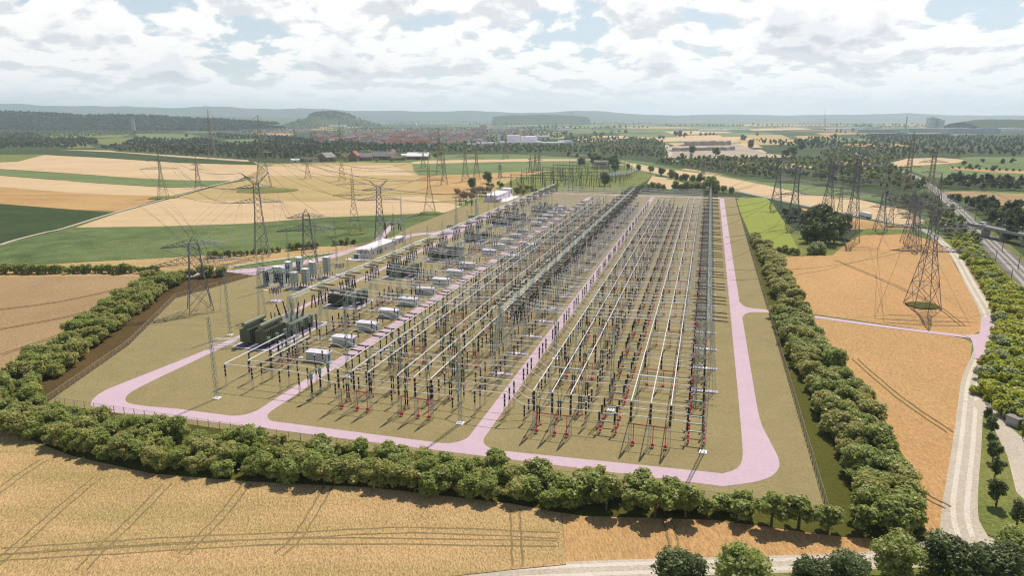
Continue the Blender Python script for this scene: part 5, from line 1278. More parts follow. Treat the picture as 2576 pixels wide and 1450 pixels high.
def rightbelt(v0, v1):
    rows = ([(43.5, 139), (45.5, 160), (45.5, 205), (41.5, 240), (39.5, 290)], [(39.5, 137), (40.5, 200), (37, 240), (36, 290)], [(36.5, 140), (37, 150), (36.5, 176), (35.5, 205), (33.5, 240), (32.5, 290)])
    belt('belt_tree', [(rows[0], 4.4, 1.0), (rows[1], 4.4, 1.2), (rows[2], 4.6, .8)], HEDGE + OLIVE[:2], .88, right_label, 'trees along the outer fence')
rightbelt(0, 0)
belt('belt_tree', [([(41.5, 302), (41.0, 330), (40.5, 400), (38, 455)], 5.0, 1.0), ([(36, 302), (35.5, 350), (34.5, 420), (32.8, 482)], 5.0, 1.0)], OLIVE, .95, right_label, 'trees along the outer fence')
# bushes and single trees by eye: (photo base, proto set, height, label)
def spot(name, px_, protos, k, h, label, cat='tree', group=None, base_h=None, wide=1.0, rz=None):
    pr = protos[k % len(protos)]; H0 = base_h; s = h / H0
    root = tree(name, pr, G(*px_), rv.uniform(0, 6.28) if rz is None else rz, s * wide, label, group, cat, s); return root
for i, x in enumerate(np.linspace(4, 395, 27)):
    spot('bush', (x + rv.uniform(-4, 4), 689 - x * .006 + rv.uniform(-1, 2)), SHRUB, i, rv.uniform(3.2, 5.4), 'dark green bush in the row between wheat strip and brown field', 'bush', 'bushes between wheat strip and brown field', 3.4)
for i, (x, y) in enumerate(zip(np.linspace(528, 890, 24), np.interp(np.linspace(528, 890, 24), [528, 640, 760, 830, 890], [650, 641, 628, 620, 613]))):
    if 705 < x < 720 or 805 < x < 830: continue
    spot('bush', (x, y + rv.uniform(-1, 1)), SHRUB, i, rv.uniform(3.0, 5.0), 'dark green bush in the row between corn field and wheat strip', 'bush', 'bushes below the corn field', 3.4)
for a in (((1229, 461), DARK, 0, 15, 'round dark tree alone on the tan field before the old switchyard', 12), ((1189, 476), DARK, 1, 13, 'round dark bush-like tree near the old switchyard corner', 12), ((1202, 483), SHRUB, 1, 5, 'low bush below the round dark trees', 3.4),
          ((1150, 496), AUT, 0, 9, 'brown autumn tree at the tip of the pale field', 9), ((1166, 505), AUT, 1, 10, 'brown autumn tree beside the rear white building', 9), ((1185, 508), AUT, 0, 9, 'brown autumn bush by the rear feeder gantry', 9),
          ((1195, 494), AUT, 1, 10, 'brown tree behind the rear white building, first in its row', 9), ((1207, 493), AUT, 0, 10, 'brown tree behind the rear white building, second in its row', 9), ((1219, 493), AUT, 1, 9, 'brown tree behind the rear white building, third in its row', 9), ((1231, 492), AUT, 0, 10, 'brown tree behind the rear white building, last in its row', 9)):
    spot('tree', a[0], a[1], a[2], a[3], a[4], 'tree', None, a[5])
for i, (x, y, h) in enumerate(((1300, 488, 8), (1312, 486, 9), (1326, 484, 8), (1338, 481, 7), (1316, 490, 7), (1345, 486, 6), (1254, 466, 5), (1262, 470, 5), (1228, 470, 5), (1238, 472, 5))):
    spot('bush', (x, y), SHRUB if h < 7 else HEDGE, i, h, 'green bush on the rough grass of the old switchyard', 'bush', 'bushes of the old switchyard', 3.4 if h < 7 else 8.0)
for i, (x, y, h) in enumerate(((1459, 417, 14), (1466, 417, 12), (1496, 420, 18), (1507, 421, 20), (1519, 421, 17), (1527, 418, 12), (1541, 424, 22), (1549, 427, 18), (1545, 431, 13), (1520, 468, 16), (1580, 426, 9))):
    spot('tree', (x, y), DARK, i, h, ('dark tree behind the old switchyard, ' + ('alone at its far corner', 'second at the far corner', 'first of the tall clump', 'tallest of the clump', 'third of the clump', 'low at the clump end', 'tallest by the pale building', 'beside the pale building', 'low before the pale building', 'alone amid the steel frames', 'by the country road')[i]), 'tree', None, 12.0)
for i, (x, y, h) in enumerate(((1619, 481, 8), (1630, 482, 8), (1642, 481, 10), (1655, 480, 9), (1668, 479, 7), (1700, 481, 11), (1712, 482, 9), (1724, 482, 11), (1738, 481, 9), (1752, 479, 10), (1766, 480, 8), (1786, 480, 16), (1795, 482, 14), (1804, 484, 9), (1820, 486, 8), (1840, 487, 7))):
    spot('tree', (x, y), HEDGE, i, h, 'green tree or bush in the loose row behind the rear yard road', 'tree', 'trees behind the rear yard road', 8.0)
for i, (x, y, h) in enumerate(((1430, 393, 11), (1452, 396, 9), (1483, 399, 12), (1498, 401, 15), (1607, 430, 10), (1637, 436, 11), (1664, 443, 12), (1690, 450, 13), (1701, 453, 9), (1714, 456, 8), (1724, 458, 11), (1742, 461, 10), (1758, 465, 14), (1774, 469, 8))):
    spot('roadside_tree', (x, y), HEDGE if i % 2 else DARK, i, h, f'small roadside tree beside the pale country road, {ORD[i]} counted from the village end', 'tree', 'trees along the country road', 8.0 if i % 2 else 12.0)
# dark clump by the meadow pylons
for i, (x, y, h, pr) in enumerate(((2024, 574, 15, 0), (2040, 578, 17, 1), (2058, 566, 19, 2), (2078, 572, 18, 3), (2092, 580, 16, 0), (2022, 600, 10, 1), (2030, 612, 13, 2), (2052, 615, 16, 3), (2075, 618, 17, 0), (2098, 610, 19, 1), (2110, 600, 20, 2), (2045, 604, 17, 3), (1985, 560, 10, 0), (2000, 556, 12, 1), (1975, 545, 8, 2))):
    spot('tree', (x, y), DARK, pr, h * .9, f'dense dark tree of the clump between lime meadow and wheat, {ORD[i]} of them', 'tree', 'dark clump by the meadow pylons', 12.0)
for i, (x, y, h) in enumerate(((2040, 640, 6), (2055, 637, 7), (2068, 640, 5), (1960, 638, 4), (1975, 636, 4.5), (1990, 640, 4), (2004, 642, 4))):
    spot('bush', (x, y), SHRUB if h < 6 else SILV, i, h, 'pale green bush at the grass corner of the wheat', 'bush', 'bushes at the wheat corner', 3.4 if h < 6 else 6.0)
# scrub bank between track and railway
sb = random.Random(4); n = 0
POLY = [(2395, 605), (2430, 612), (2470, 650), (2510, 690), (2560, 745), (2640, 830), (2640, 1060), (2576, 1075), (2520, 1040), (2475, 1000), (2470, 975), (2492, 900), (2512, 830), (2500, 770), (2455, 690)]
def inside(x, y, poly):
    c = False; j = len(poly) - 1
    for i in range(len(poly)):
        (xi, yi), (xj, yj) = poly[i], poly[j]
        if (yi > y) != (yj > y) and x < (xj - xi) * (y - yi) / (yj - yi) + xi: c = not c
        j = i
    return c
pts = []
for _ in range(6000):
    x, y = sb.uniform(2390, 2640), sb.uniform(610, 1075)
    if not inside(x, y, POLY): continue
    g_ = G(x, y)
    if all((g_ - q).length > 3.4 for q in pts): pts.append(g_)
pts.sort(key=lambda p: p.length)
for i, p in enumerate(pts[:270]):
    far = p.length > 330
    pr, nm = (BRITE, 'bright yellow-green') if sb.random() < .84 else (SILV, 'grey-green') if sb.random() < .5 else (SHRUB, 'dark green')
    h = {'bright yellow-green': 4.6, 'grey-green': 6.0, 'dark green': 3.4}[nm]; s = sb.uniform(.75, 1.25) * (4.6 / h if nm != 'grey-green' else .9)
    tree('shrub', sb.choice(pr), p, sb.uniform(0, 6), s, f'{nm} shrub on the bank between white track and railway', f'{nm} shrubs on the railway bank', 'shrub', s * .85)
# avenue of young trees bottom corner and yard shed surroundings
for i, (x, y, h) in enumerate(((2483, 1068, 5.0), (2492, 1095, 5.2), (2491, 1120, 3.5), (2496, 1165, 5.6), (2500, 1210, 5.8), (2505, 1275, 6.6), (2556, 1330, 6.2))):
    spot('young_tree', (x, y), CONE, i, h, ('young staked tree in the grass strip, ' + ('first by the yard entrance', 'second from the yard entrance', 'smallest of the row', 'fourth from the yard entrance', 'fifth, touching the sixth', 'tallest, end of the row', 'alone beside the bottom trees')[i]), 'tree', 'young trees by the gravel yard', 7.0)
for i, (x, y, h, pr) in enumerate(((1712, 1500, 8.6, 0), (1862, 1500, 9.6, 1), (2040, 1495, 7.0, 2), (2130, 1500, 8, 0), (2255, 1455, 8.6, 1), (2365, 1462, 8.4, 2), (2490, 1492, 9.5, 0), (2566, 1475, 10.5, 1), (2440, 1510, 6, 2))):
    spot('big_tree', (x, y), BIGG, pr, h, ('big dark tree by the bottom gravel track, ' + ('first counted from the wheat side', 'second counted from the wheat side', 'low rounded third', 'fourth, before the track', 'fifth, below the hedge corner', 'conical one at the track junction', 'wide one past the junction', 'tallest, at the picture corner', 'low one below the junction')[i]), 'tree', 'big trees by the bottom track', 14.0, 1.25)
for i, (x, y, h) in enumerate(((2545, 1060, 4), (2572, 1050, 5), (2530, 1030, 4), (2590, 1090, 5), (2500, 1015, 3.5))):
    spot('bush', (x, y), SHRUB, i, h, 'green bush around the small shed', 'bush', 'bushes around the small shed', 3.4)
# ---- woods: too many to count
RW = np.random.default_rng(3)
def wood_tree(seed, h, rx, n, size):
    rng = np.random.default_rng(seed); cl = crown_clumps(rng, rx, h * .18, h, 7); return leaves(rng, n, cl, size, .5)
WT = [wood_tree(200 + i, 12, 5.2, 70, 2.0) for i in range(6)]
FLZ = [0.185]
def wood(name, polys, step, label, mat='leaf_forest', smin=.7, smax=1.25, zf=None, floor=True):
    Vs = []; Fs = []; off = 0
    for poly in polys:
        if floor: FLZ[0] += .0005; sheet('forest_floor_ground', poly, 'forest_floor', FLZ[0])
        xs = [p[0] for p in poly]; ys = [p[1] for p in poly]
        y = min(ys)
        while y < max(ys):
            g_ = G(1288, y); d = g_.length; sx = step * FPX / d; x = min(xs) + RW.uniform(0, sx)
            while x < max(xs):
                xx = x + RW.uniform(-.4, .4) * sx; yy = y + RW.uniform(-.5, .5) * max(.8, sx * .25)
                if inside(xx, yy, poly):
                    p = G(xx, yy); V, Fq = WT[RW.integers(6)]; s = RW.uniform(smin, smax); a = RW.uniform(0, 6.28); c, q = math.cos(a), math.sin(a)
                    z = zf(p) if zf else 0.0
                    R_ = np.array([[c, -q, 0], [q, c, 0], [0, 0, RW.uniform(.8, 1.2)]]) * s
                    Vs.append(V @ R_.T + np.array([p.x, p.y, z])); Fs.append(Fq + off); off += len(V)
                x += sx * RW.uniform(.75, 1.25)
            y += max(1.0, sx * .42)
    if not Vs: return
    o = link(name, np_mesh(name, np.concatenate(Vs), np.concatenate(Fs), [mat])); o['kind'] = 'stuff'; o['label'] = label
    return len(Vs)
cnt = wood('woods', [[(-60, 350), (90, 350), (240, 350), (250, 366), (170, 376), (60, 376), (-60, 376)], [(345, 350), (430, 356), (520, 350), (560, 364), (660, 360), (690, 352), (760, 350), (1080, 368), (1100, 388), (900, 388), (700, 406), (640, 404), (300, 382), (250, 374), (300, 369)], [(-60, 334), (90, 336), (110, 349), (-60, 350)], [(520, 338), (640, 342), (760, 348), (690, 352), (560, 352)]], 9.0, 'dark valley woods behind the pale strip fields', 'leaf_forest_dark', .6, 1.15)
cnt2 = wood('woods', [[(1080, 366), (1250, 362), (1420, 368), (1500, 372), (1680, 376), (1690, 402), (1560, 396), (1420, 386), (1250, 386), (1090, 386)], [(1420, 345), (1640, 352), (1675, 362), (1660, 372), (1500, 366), (1420, 358)], [(-60, 328), (120, 334), (300, 330), (430, 335), (300, 342), (60, 350), (-60, 350)]], 10.0, 'valley woods below the village', 'leaf_forest', .6, 1.1)
cnt3 = wood('woods', [[(1690, 404), (1760, 400), (1990, 402), (2060, 398), (2080, 420), (2000, 438), (1960, 452), (1900, 448), (1830, 440), (1740, 426), (1640, 412)],
      [(2060, 385), (2140, 370), (2280, 400), (2230, 412), (2260, 440), (2340, 470), (2300, 484), (2150, 470), (2060, 455), (1975, 446), (2010, 430), (2100, 420)]], 8.0, 'woods in the side valley beyond the wheat', 'leaf_forest', .5, 1.0)
cnt4 = wood('woods', [[(1870, 352), (1990, 358), (2080, 345), (2150, 358), (2340, 380), (2640, 372), (2640, 396), (2350, 394), (2270, 398), (2140, 368), (2040, 378), (1960, 372)], [(2150, 340), (2300, 344), (2640, 346), (2640, 372), (2350, 376), (2180, 358)]], 12.0, 'broad dark woods below the industrial estate', 'leaf_forest_dark', .6, 1.1)
cnt5 = wood('woods', [[(2380, 452), (2480, 456), (2640, 462), (2640, 486), (2480, 480), (2370, 474)], [(2420, 520), (2470, 512), (2640, 540), (2640, 690), (2580, 650), (2510, 590), (2455, 540)]], 8.0, 'dark woods beyond the railway', 'leaf_forest_dark', .6, 1.0)
cnt6 = wood('woods', [[(2330, 520), (2350, 505), (2385, 530), (2430, 590), (2470, 625), (2440, 640), (2395, 606), (2370, 590), (2340, 560)], [(2230, 500), (2330, 506), (2345, 520), (2320, 524), (2240, 512)]], 6.0, 'trees lining the railway cutting', 'leaf_forest', .45, .8)
cnt7 = wood('woods', [[(1290, 324), (1420, 320), (1640, 322), (1640, 327), (1400, 330), (1300, 333)], [(1640, 318), (1850, 316), (2000, 318), (2000, 322), (1700, 323)], [(2000, 312), (2576, 318), (2576, 324), (2200, 324), (2000, 318)], [(1690, 336), (1745, 334), (1750, 345), (1690, 347)], [(1470, 336), (1560, 334), (1580, 340), (1480, 343)], [(1180, 308), (1640, 309), (1640, 316), (1180, 317)], [(2040, 330), (2160, 332), (2160, 338), (2050, 336)]], 34.0, 'far tree belts of the plain', 'leaf_forest', 1.2, 2.2, floor=False)
# woods on the ridge: planted on its front slope
def ridge_woods():
    ob = [o for o in bpy.data.objects if o.name.startswith('wooded_hill')][0]; me = ob.data; Vs = []; Fs = []; off = 0
    for poly in me.polygons:
        c = poly.center
        if c.y > 4750: continue
        v = [me.vertices[i].co for i in poly.vertices]
        for _ in range(15):
            a, b = RW.uniform(), RW.uniform(); p = v[0].lerp(v[1], a).lerp(v[3].lerp(v[2], a), b); V, Fq = WT[RW.integers(6)]; s = RW.uniform(1.4, 2.3)
            Vs.append(V * s + np.array(p)); Fs.append(Fq + off); off += len(V)
    o = link('woods', np_mesh('woods', np.concatenate(Vs), np.concatenate(Fs), ['leaf_forest_dark'])); o['kind'] = 'stuff'; o['label'] = 'dark woods covering the long ridge'
    me = bpy.data.objects['table_hill'].data; Vs = []; Fs = []; off = 0
    for poly in me.polygons:
        v = [me.vertices[i].co for i in poly.vertices]; c = poly.center
        for _ in range(3 if c.z > 15 and math.sin(c.x * .01 + c.z * .05) > -.3 else 6 if c.z < 15 else 0):
            a, b = RW.uniform(), RW.uniform(); p = v[0].lerp(v[1], a).lerp(v[3].lerp(v[2], a), b); V, Fq = WT[RW.integers(6)]; s = RW.uniform(.9, 1.8)
            Vs.append(V * s + np.array(p)); Fs.append(Fq + off); off += len(V)
    o = link('woods', np_mesh('woods', np.concatenate(Vs), np.concatenate(Fs), ['leaf_forest'])); o['kind'] = 'stuff'; o['label'] = 'trees on the slopes of the table hill'
ridge_woods()
# hedgerow dots on far right fields and loose trees on the plain
for i, (x, y, h) in enumerate([(x, 424 + (x - 2390) * .045, 4) for x in range(2395, 2570, 17)] + [(2440, 425, 8), (2456, 424, 7), (2500, 431, 9), (2425, 416, 8), (2520, 412, 9), (2545, 410, 9), (2470, 409, 7), (2390, 505, 7), (2410, 508, 8), (2300, 512, 8), (2285, 509, 7)]):
    spot('bush', (x, y), DARK, i, h, 'dark bush dotted along the far strip fields', 'bush', 'bushes on the far strip fields', 12.0, 1.4)
for i, (x, y, h) in enumerate([(1500, 343, 16), (1512, 345, 18), (1700, 343, 22), (1712, 344, 26), (1722, 345, 20), (1660, 350, 14), (1668, 351, 14), (1763, 341, 14), (1775, 342, 15), (1786, 341, 14), (1795, 341, 15), (1866, 352, 20), (1872, 353, 18), (1905, 342, 14), (2012, 372, 26), (2018, 376, 22), (2050, 362, 24), (1992, 392, 20), (1976, 397, 18), (1890, 372, 22), (2100, 349, 20), (1420, 341, 18), (1436, 343, 16), (160, 332, 14), (172, 333, 12), (225, 331, 14), (255, 331, 12), (345, 329, 16), (470, 345, 14), (1740, 387, 18), (1800, 394, 20), (1440, 352, 14)]):
    spot('tree', (x, y), DARK, i, h, 'single dark tree among the far patchwork fields', 'tree', 'single trees on the far plain', 12.0, 1.2)
print('woods', cnt, cnt2, cnt3, cnt4, cnt5, cnt6, cnt7)
# ================================================================== VILLAGE, FARMS, TRAFFIC
rt = random.Random(12)
def house_mb(w, d, h, rh, wall, roof, hip=False):
    m = MB(); m.box((0, 0, h / 2), (w, d, h), wall)
    o = .5; e = d / 2 + o
    m.add([(-w / 2 - o, -e, h - .3), (w / 2 + o, -e, h - .3), (w / 2 + o, e, h - .3), (-w / 2 - o, e, h - .3), (-w / 2 - o, 0, h + rh), (w / 2 + o, 0, h + rh)], [(0, 1, 5, 4), (2, 3, 4, 5)], roof)
    m.add([(-w / 2, -d / 2, h), (-w / 2, d / 2, h), (-w / 2, 0, h + rh - .4)], [(0, 1, 2)], wall); m.add([(w / 2, -d / 2, h), (w / 2, d / 2, h), (w / 2, 0, h + rh - .4)], [(0, 2, 1)], wall)
    for s in (-1, 1):
        for i in range(3):
            for z in (1.4, 4.2):
                if z + 1.4 < h: m.box((-w / 3 + i * w / 3, s * d / 2, z + .6), (1.1, .12, 1.3), 'window_dark')
    m.box((w * .2, d * .12, h + rh), (.7, .7, 1.4), 'tile_brown'); return m
HM = {}
for wl in ('plaster_white', 'plaster_cream'):
    for rf_ in ('tile_red', 'tile_brown', 'slate_grey'):
        for q in range(2): HM[wl, rf_, q] = house_mb((11, 14)[q], (9, 10)[q], (5.6, 7)[q], (4, 4.6)[q], wl, rf_)
HME = {k: v.mesh('house') for k, v in HM.items()}
CN = {'plaster_white': 'white', 'plaster_cream': 'cream'}; RN = {'tile_red': 'red-tiled', 'tile_brown': 'brown-tiled', 'slate_grey': 'grey-roofed'}
VILLAGE = [([(775, 358), (800, 340), (860, 336), (1000, 334), (1060, 340), (1075, 352), (1060, 368), (1000, 370), (940, 364), (860, 362), (800, 364)], 19, (.5, .28, .22), 'in the dense red village centre'), ([(880, 350), (1000, 345), (1080, 350), (1180, 346), (1230, 352), (1220, 362), (1100, 368), (1040, 372), (940, 370)], 26, (.45, .35, .2), 'at the woods edge of the village'),
           ([(1000, 330), (1180, 328), (1330, 332), (1350, 342), (1240, 348), (1100, 344), (1010, 338)], 24, (.4, .3, .3), 'in the spread-out village end'), ([(590, 328), (700, 324), (790, 328), (780, 336), (700, 337), (600, 333)], 26, (.3, .4, .3), 'in the hamlet before the table hill'), ([(1160, 322), (1320, 322), (1420, 330), (1420, 334), (1200, 329)], 40, (.3, .3, .4), 'in the far houses toward the plain')]
cand = []
for poly, step, pr, where in VILLAGE:
    ys = [p[1] for p in poly]; xs = [p[0] for p in poly]; y = min(ys)
    while y < max(ys):
        d = G(1288, y).length; sx = step * FPX / d * 1.2; x = min(xs)
        while x < max(xs):
            xx, yy = x + rt.uniform(-.3, .3) * sx, y + rt.uniform(-.4, .4)
            if inside(xx, yy, poly):
                r_ = rt.random(); rf_ = 'tile_red' if r_ < pr[0] else 'tile_brown' if r_ < pr[0] + pr[1] else 'slate_grey'
                cand.append((G(xx, yy), rf_, 'plaster_white' if rt.random() < .85 else 'plaster_cream', rt.choice((0, 1)), rt.uniform(0, 3.14) if rt.random() < .3 else rt.choice((.3, 1.87, .2)), where))
            x += sx * rt.uniform(.8, 1.3)
        y += 2.0 if y < 345 else 2.7
cand.sort(key=lambda c: c[0].length)
for p, rf_, wl, q, a, where in cand[:285]:
    o = link('house', HME[wl, rf_, q], p, a); s = rt.uniform(1.05, 1.5); o.scale = (s, s, s * 1.15)
    tag(o, f'{CN[wl]} {RN[rf_]} house {where}', 'house', f'{CN[wl]} {RN[rf_]} houses {where}')
rest = MB()
for p, rf_, wl, q, a, where in cand[285:1500]: rest.join(HM[wl, rf_, q], Matrix.Translation(p) @ Matrix.Rotation(a, 4, 'Z') @ Matrix.Scale(1.15, 4))
if rest.v: struct('village_field', rest.mesh('village'), 'stuff', 'dense roofs of the far village')
print('houses', len(cand))
wood('woods', [[(770, 330), (1080, 330), (1350, 336), (1340, 352), (1080, 374), (880, 370), (780, 366)]], 15.0, 'garden trees between the village houses', 'leaf_forest_dark', .4, .75, floor=False)
wood('woods', [[(580, 322), (800, 318), (980, 322), (1000, 329), (790, 326), (600, 336)], [(830, 326), (1000, 327), (1180, 322), (1200, 328), (1000, 333), (860, 334)], [(1180, 330), (1420, 333), (1440, 345), (1340, 362), (1230, 362), (1220, 350)]], 18.0, 'woods around the village', 'leaf_forest', .8, 1.4, floor=False)
wood('woods', [[(560, 297), (760, 300), (900, 304), (1180, 303), (1180, 310), (900, 318), (700, 314), (560, 306)], [(900, 300), (1180, 299), (1300, 302), (1180, 306)]], 42.0, 'hazy woods behind the village', 'leaf_forest', 1.3, 2.4, floor=False)
def block(name, cat, px_, rz, parts, label, group=None):
    p = G(*px_); root = link(name, None, p, R(rz)); tag(root, label, cat, group); ob = {}
    for pn, mb in parts: ob[pn] = link(pn, mb.mesh(pn), None, 0, root)
    return root
def gable(w, d, h, rh, wall, roof):
    a = MB(); a.box((0, 0, h / 2), (w, d, h), wall); a.add([(-w / 2, -d / 2, h), (-w / 2, d / 2, h), (-w / 2, 0, h + rh)], [(0, 1, 2)], wall); a.add([(w / 2, -d / 2, h), (w / 2, d / 2, h), (w / 2, 0, h + rh)], [(0, 2, 1)], wall)
    b = MB(); e = d / 2 + .8; x = w / 2 + .8
    for s in (-1, 1): b.add([(-x, s * e, h - .35), (x, s * e, h - .35), (x, 0, h + rh + .25), (-x, 0, h + rh + .25), (-x, s * e, h - .1), (x, s * e, h - .1), (x, 0, h + rh + .5), (-x, 0, h + rh + .5)], [(4, 5, 6, 7), (3, 2, 1, 0), (0, 1, 5, 4), (0, 4, 7, 3), (1, 2, 6, 5)], roof)
    c = MB(); c.box((0, -d / 2, h * .38), (w * .16, .15, h * .76), 'paint_dark')
    return [('wall', a), ('roof', b), ('door', c)]
for px_, rz, w, d, h, rh, wl, rf_, lb in (((823, 406), 62, 26, 22, 8, 8, 'barn_wood', 'slate_grey', 'steep-gabled barn with pale roof edge, first of the farm row'), ((783, 407), 2, 34, 12, 5, 3, 'plaster_cream', 'tile_brown', 'low farm shed with brown roof at the end of the row'), ((908, 404), 5, 44, 18, 7, 7, 'barn_wood', 'slate_grey', 'long grey-roofed barn in the middle of the farm row'),
        ((893, 405), 85, 24, 17, 10, 8, 'barn_wood', 'tile_red', 'dark gabled barn with red roof beside the long grey barn'), ((968, 402), 3, 42, 20, 7, 8, 'barn_wood', 'slate_grey', 'second long grey-roofed barn before the cream house'), ((988, 399), 80, 20, 13, 10, 8, 'plaster_cream', 'tile_red', 'cream gabled farmhouse with red roof'), ((1000, 403), 10, 22, 10, 4, 3, 'barn_wood', 'tile_brown', 'small lean-to shed below the cream farmhouse'), ((1053, 401), -4, 42, 28, 7, 6, 'barn_wood', 'white_roof', 'hall with white tent-like roof at the farm track'), ((745, 408), 0, 16, 8, 4, 2, 'plaster_white', 'white_roof', 'small white shed alone at the wood edge'), ((880, 398), 0, 30, 12, 4, 4, 'barn_wood', 'tile_brown', 'low brown shed behind the red-roofed barn'), ((1022, 396), 20, 20, 10, 5, 2, 'plaster_white', 'white_roof', 'small white-roofed shed behind the tent hall')):
    block('barn', 'barn', px_, rz, gable(w, d, h, rh, wl, rf_), lb, 'farm buildings at the valley edge')
for i, (x, y, h) in enumerate(((842, 407, 8), (870, 408, 10), (925, 402, 18), (932, 402, 16), (948, 407, 7), (985, 408, 8), (1016, 404, 8), (1030, 400, 12), (1040, 399, 11), (760, 408, 8), (800, 401, 10), (850, 398, 12), (1078, 398, 10), (1095, 397, 10), (1110, 395, 12))):
    spot('tree', (x, y), HEDGE, i, h, 'green tree between the farm barns', 'tree', 'trees of the farm', 8.0, 1.2)
# white works below the village
def boxes(items, mat):
    m = MB()
    for (x, y, w, d, h) in items: m.box((x, y, h / 2), (w, d, h), mat)
    return m
block('factory', 'factory', (1310, 367), 4, [('hall', boxes([(0, 0, 120, 50, 12), (-95, 10, 60, 40, 9), (-135, -12, 50, 30, 7)], 'white_wall')), ('tower', boxes([(-20, 20, 36, 30, 30), (25, 25, 46, 30, 26)], 'white_roof')), ('shed', boxes([(90, -12, 70, 36, 10), (130, 12, 40, 30, 14)], 'paint_white')), ('chimney', boxes([(-62, 26, 8, 8, 34), (50, 32, 7, 7, 32)], 'cabinet_grey'))], 'large white factory with stepped blocks below the village')
block('factory_hall', 'factory', (1352, 352), 3, [('hall', boxes([(0, 0, 90, 40, 10)], 'plaster_white')), ('roof', boxes([(-22, 0, 40, 38, 14), (22, 0, 40, 38, 14)], 'white_roof'))], 'white saw-roofed hall behind the big white factory')
block('villa', 'building', (1171, 358), 0, gable(24, 18, 9, 6, 'plaster_white', 'tile_red'), 'large red-roofed villa among trees near the white factory')
block('villa', 'building', (1202, 359), 0, gable(30, 16, 8, 5, 'plaster_white', 'slate_grey'), 'large grey-roofed villa among trees near the white factory')
block('school', 'building', (912, 352), -3, [('wall', boxes([(0, 0, 80, 24, 14), (-50, 6, 30, 20, 10)], 'plaster_white')), ('roof', MB().box((0, 0, 14.3), (82, 26, .6), 'cabinet_grey'))], 'long white flat-roofed school block in the village')
block('tower_block', 'tower block', (1216, 334), 0, [('wall', boxes([(0, 0, 34, 24, 40), (-28, 6, 22, 22, 28)], 'concrete')), ('roof', boxes([(0, 0, 12, 10, 43)], 'concrete'))], 'grey tower block above the village rim')
block('tower_block', 'tower block', (1435, 308), 0, [('wall', boxes([(0, 0, 60, 46, 160)], 'office_blue')), ('roof', boxes([(0, 0, 30, 24, 172)], 'concrete'))], 'lone hazy high-rise on the horizon')
for i, (x, y, w, h, lb) in enumerate(((1660, 310, 700, 14, 'long white warehouse on the horizon'), (1030, 316, 140, 24, 'pale flats in the hazy town'), (850, 322, 120, 22, 'pale block at the foot of the table hill'), (1570, 312, 200, 14, 'low white halls on the far plain'), (1795, 331, 160, 10, 'long greenhouse row among far fields'), (1850, 329, 140, 9, 'second greenhouse row among far fields'), (1420, 331, 90, 14, 'white halls past the village end'), (1000, 332, 60, 20, 'tall red-roofed church block in the village'))):
    block('hall', 'building', (x, y), 0, [('wall', boxes([(0, 0, w, 60, h)], 'plaster_white')), ('roof', MB().box((0, 0, h + .6), (w + 2, 62, 1.2), 'white_roof' if i != 7 else 'tile_red'))], lb)
# industrial estate on the right
for i, (x, y, w, d, h, mt, lb) in enumerate(((2120, 328, 220, 60, 14, 'paint_white', 'long bright white hall at the start of the industrial estate'), (2210, 333, 200, 60, 14, 'concrete', 'grey flat hall in the industrial estate behind the round trees'), (2290, 330, 170, 60, 16, 'cabinet_grey', 'grey-blue hall of the industrial estate below the chimney'), (2365, 333, 300, 70, 20, 'concrete', 'wide grey hall below the office slabs'), (2440, 335, 260, 70, 22, 'office_blue', 'blue-grey hall past the office slabs'), (2520, 330, 260, 60, 16, 'plaster_white', 'pale hall at the far end of the estate'), (2235, 341, 160, 40, 10, 'slate_grey', 'low dark hall in front of the estate'), (2330, 343, 180, 40, 10, 'slate_grey', 'low dark hall among the estate trees'), (2190, 326, 110, 40, 16, 'plaster_white', 'white hall with domed store behind the estate'), (2410, 323, 300, 60, 18, 'plaster_white', 'far white hall behind the estate'))):
    block('industrial_hall', 'building', (x, y), -3, [('wall', boxes([(0, 0, w, d, h), (w * .3, -d * .3, w * .25, d * .5, h * 1.25)], mt)), ('roof', MB().box((0, 0, h + .5), (w + 3, d + 3, 1.0), 'white_roof' if mt in ('paint_white', 'plaster_white') else 'concrete'))], lb, 'halls of the industrial estate')
for i, (x, hh) in enumerate(((2342, 78), (2358, 64))):
    p = [('wall', boxes([(0, 0, 60, 30, hh)], 'plaster_white'))]; bm_ = MB()
    for k in range(9): bm_.box((0, -15.1, 6 + k * hh / 10), (58, .4, hh / 22), 'office_blue')
    p.append(('window', bm_)); p.append(('roof', boxes([(0, 0, 22, 14, hh + 6)], 'concrete')))
    block('office_tower', 'office tower', (x, 328), 0, p, ('taller white banded office slab in the industrial estate', 'lower white banded office slab in the industrial estate')[i], 'office slabs of the estate')
ch = MB(); ch.cyl((0, 0, 0), (0, 0, 85), 5, 'concrete', 10, 3); block('chimney', 'chimney', (2277, 332), 0, [('stack', ch)], 'slender chimney of the industrial estate')
mh = MB(); mh.cyl((0, 0, 0), (0, 0, 190), 3.5, 'concrete_dark', 8, 1.2); mh.box((12, 0, 30), (24, 20, 60), 'concrete_dark'); block('radio_mast', 'radio mast', (2072, 310), 0, [('mast', mh)], 'tall thin radio mast on the horizon')
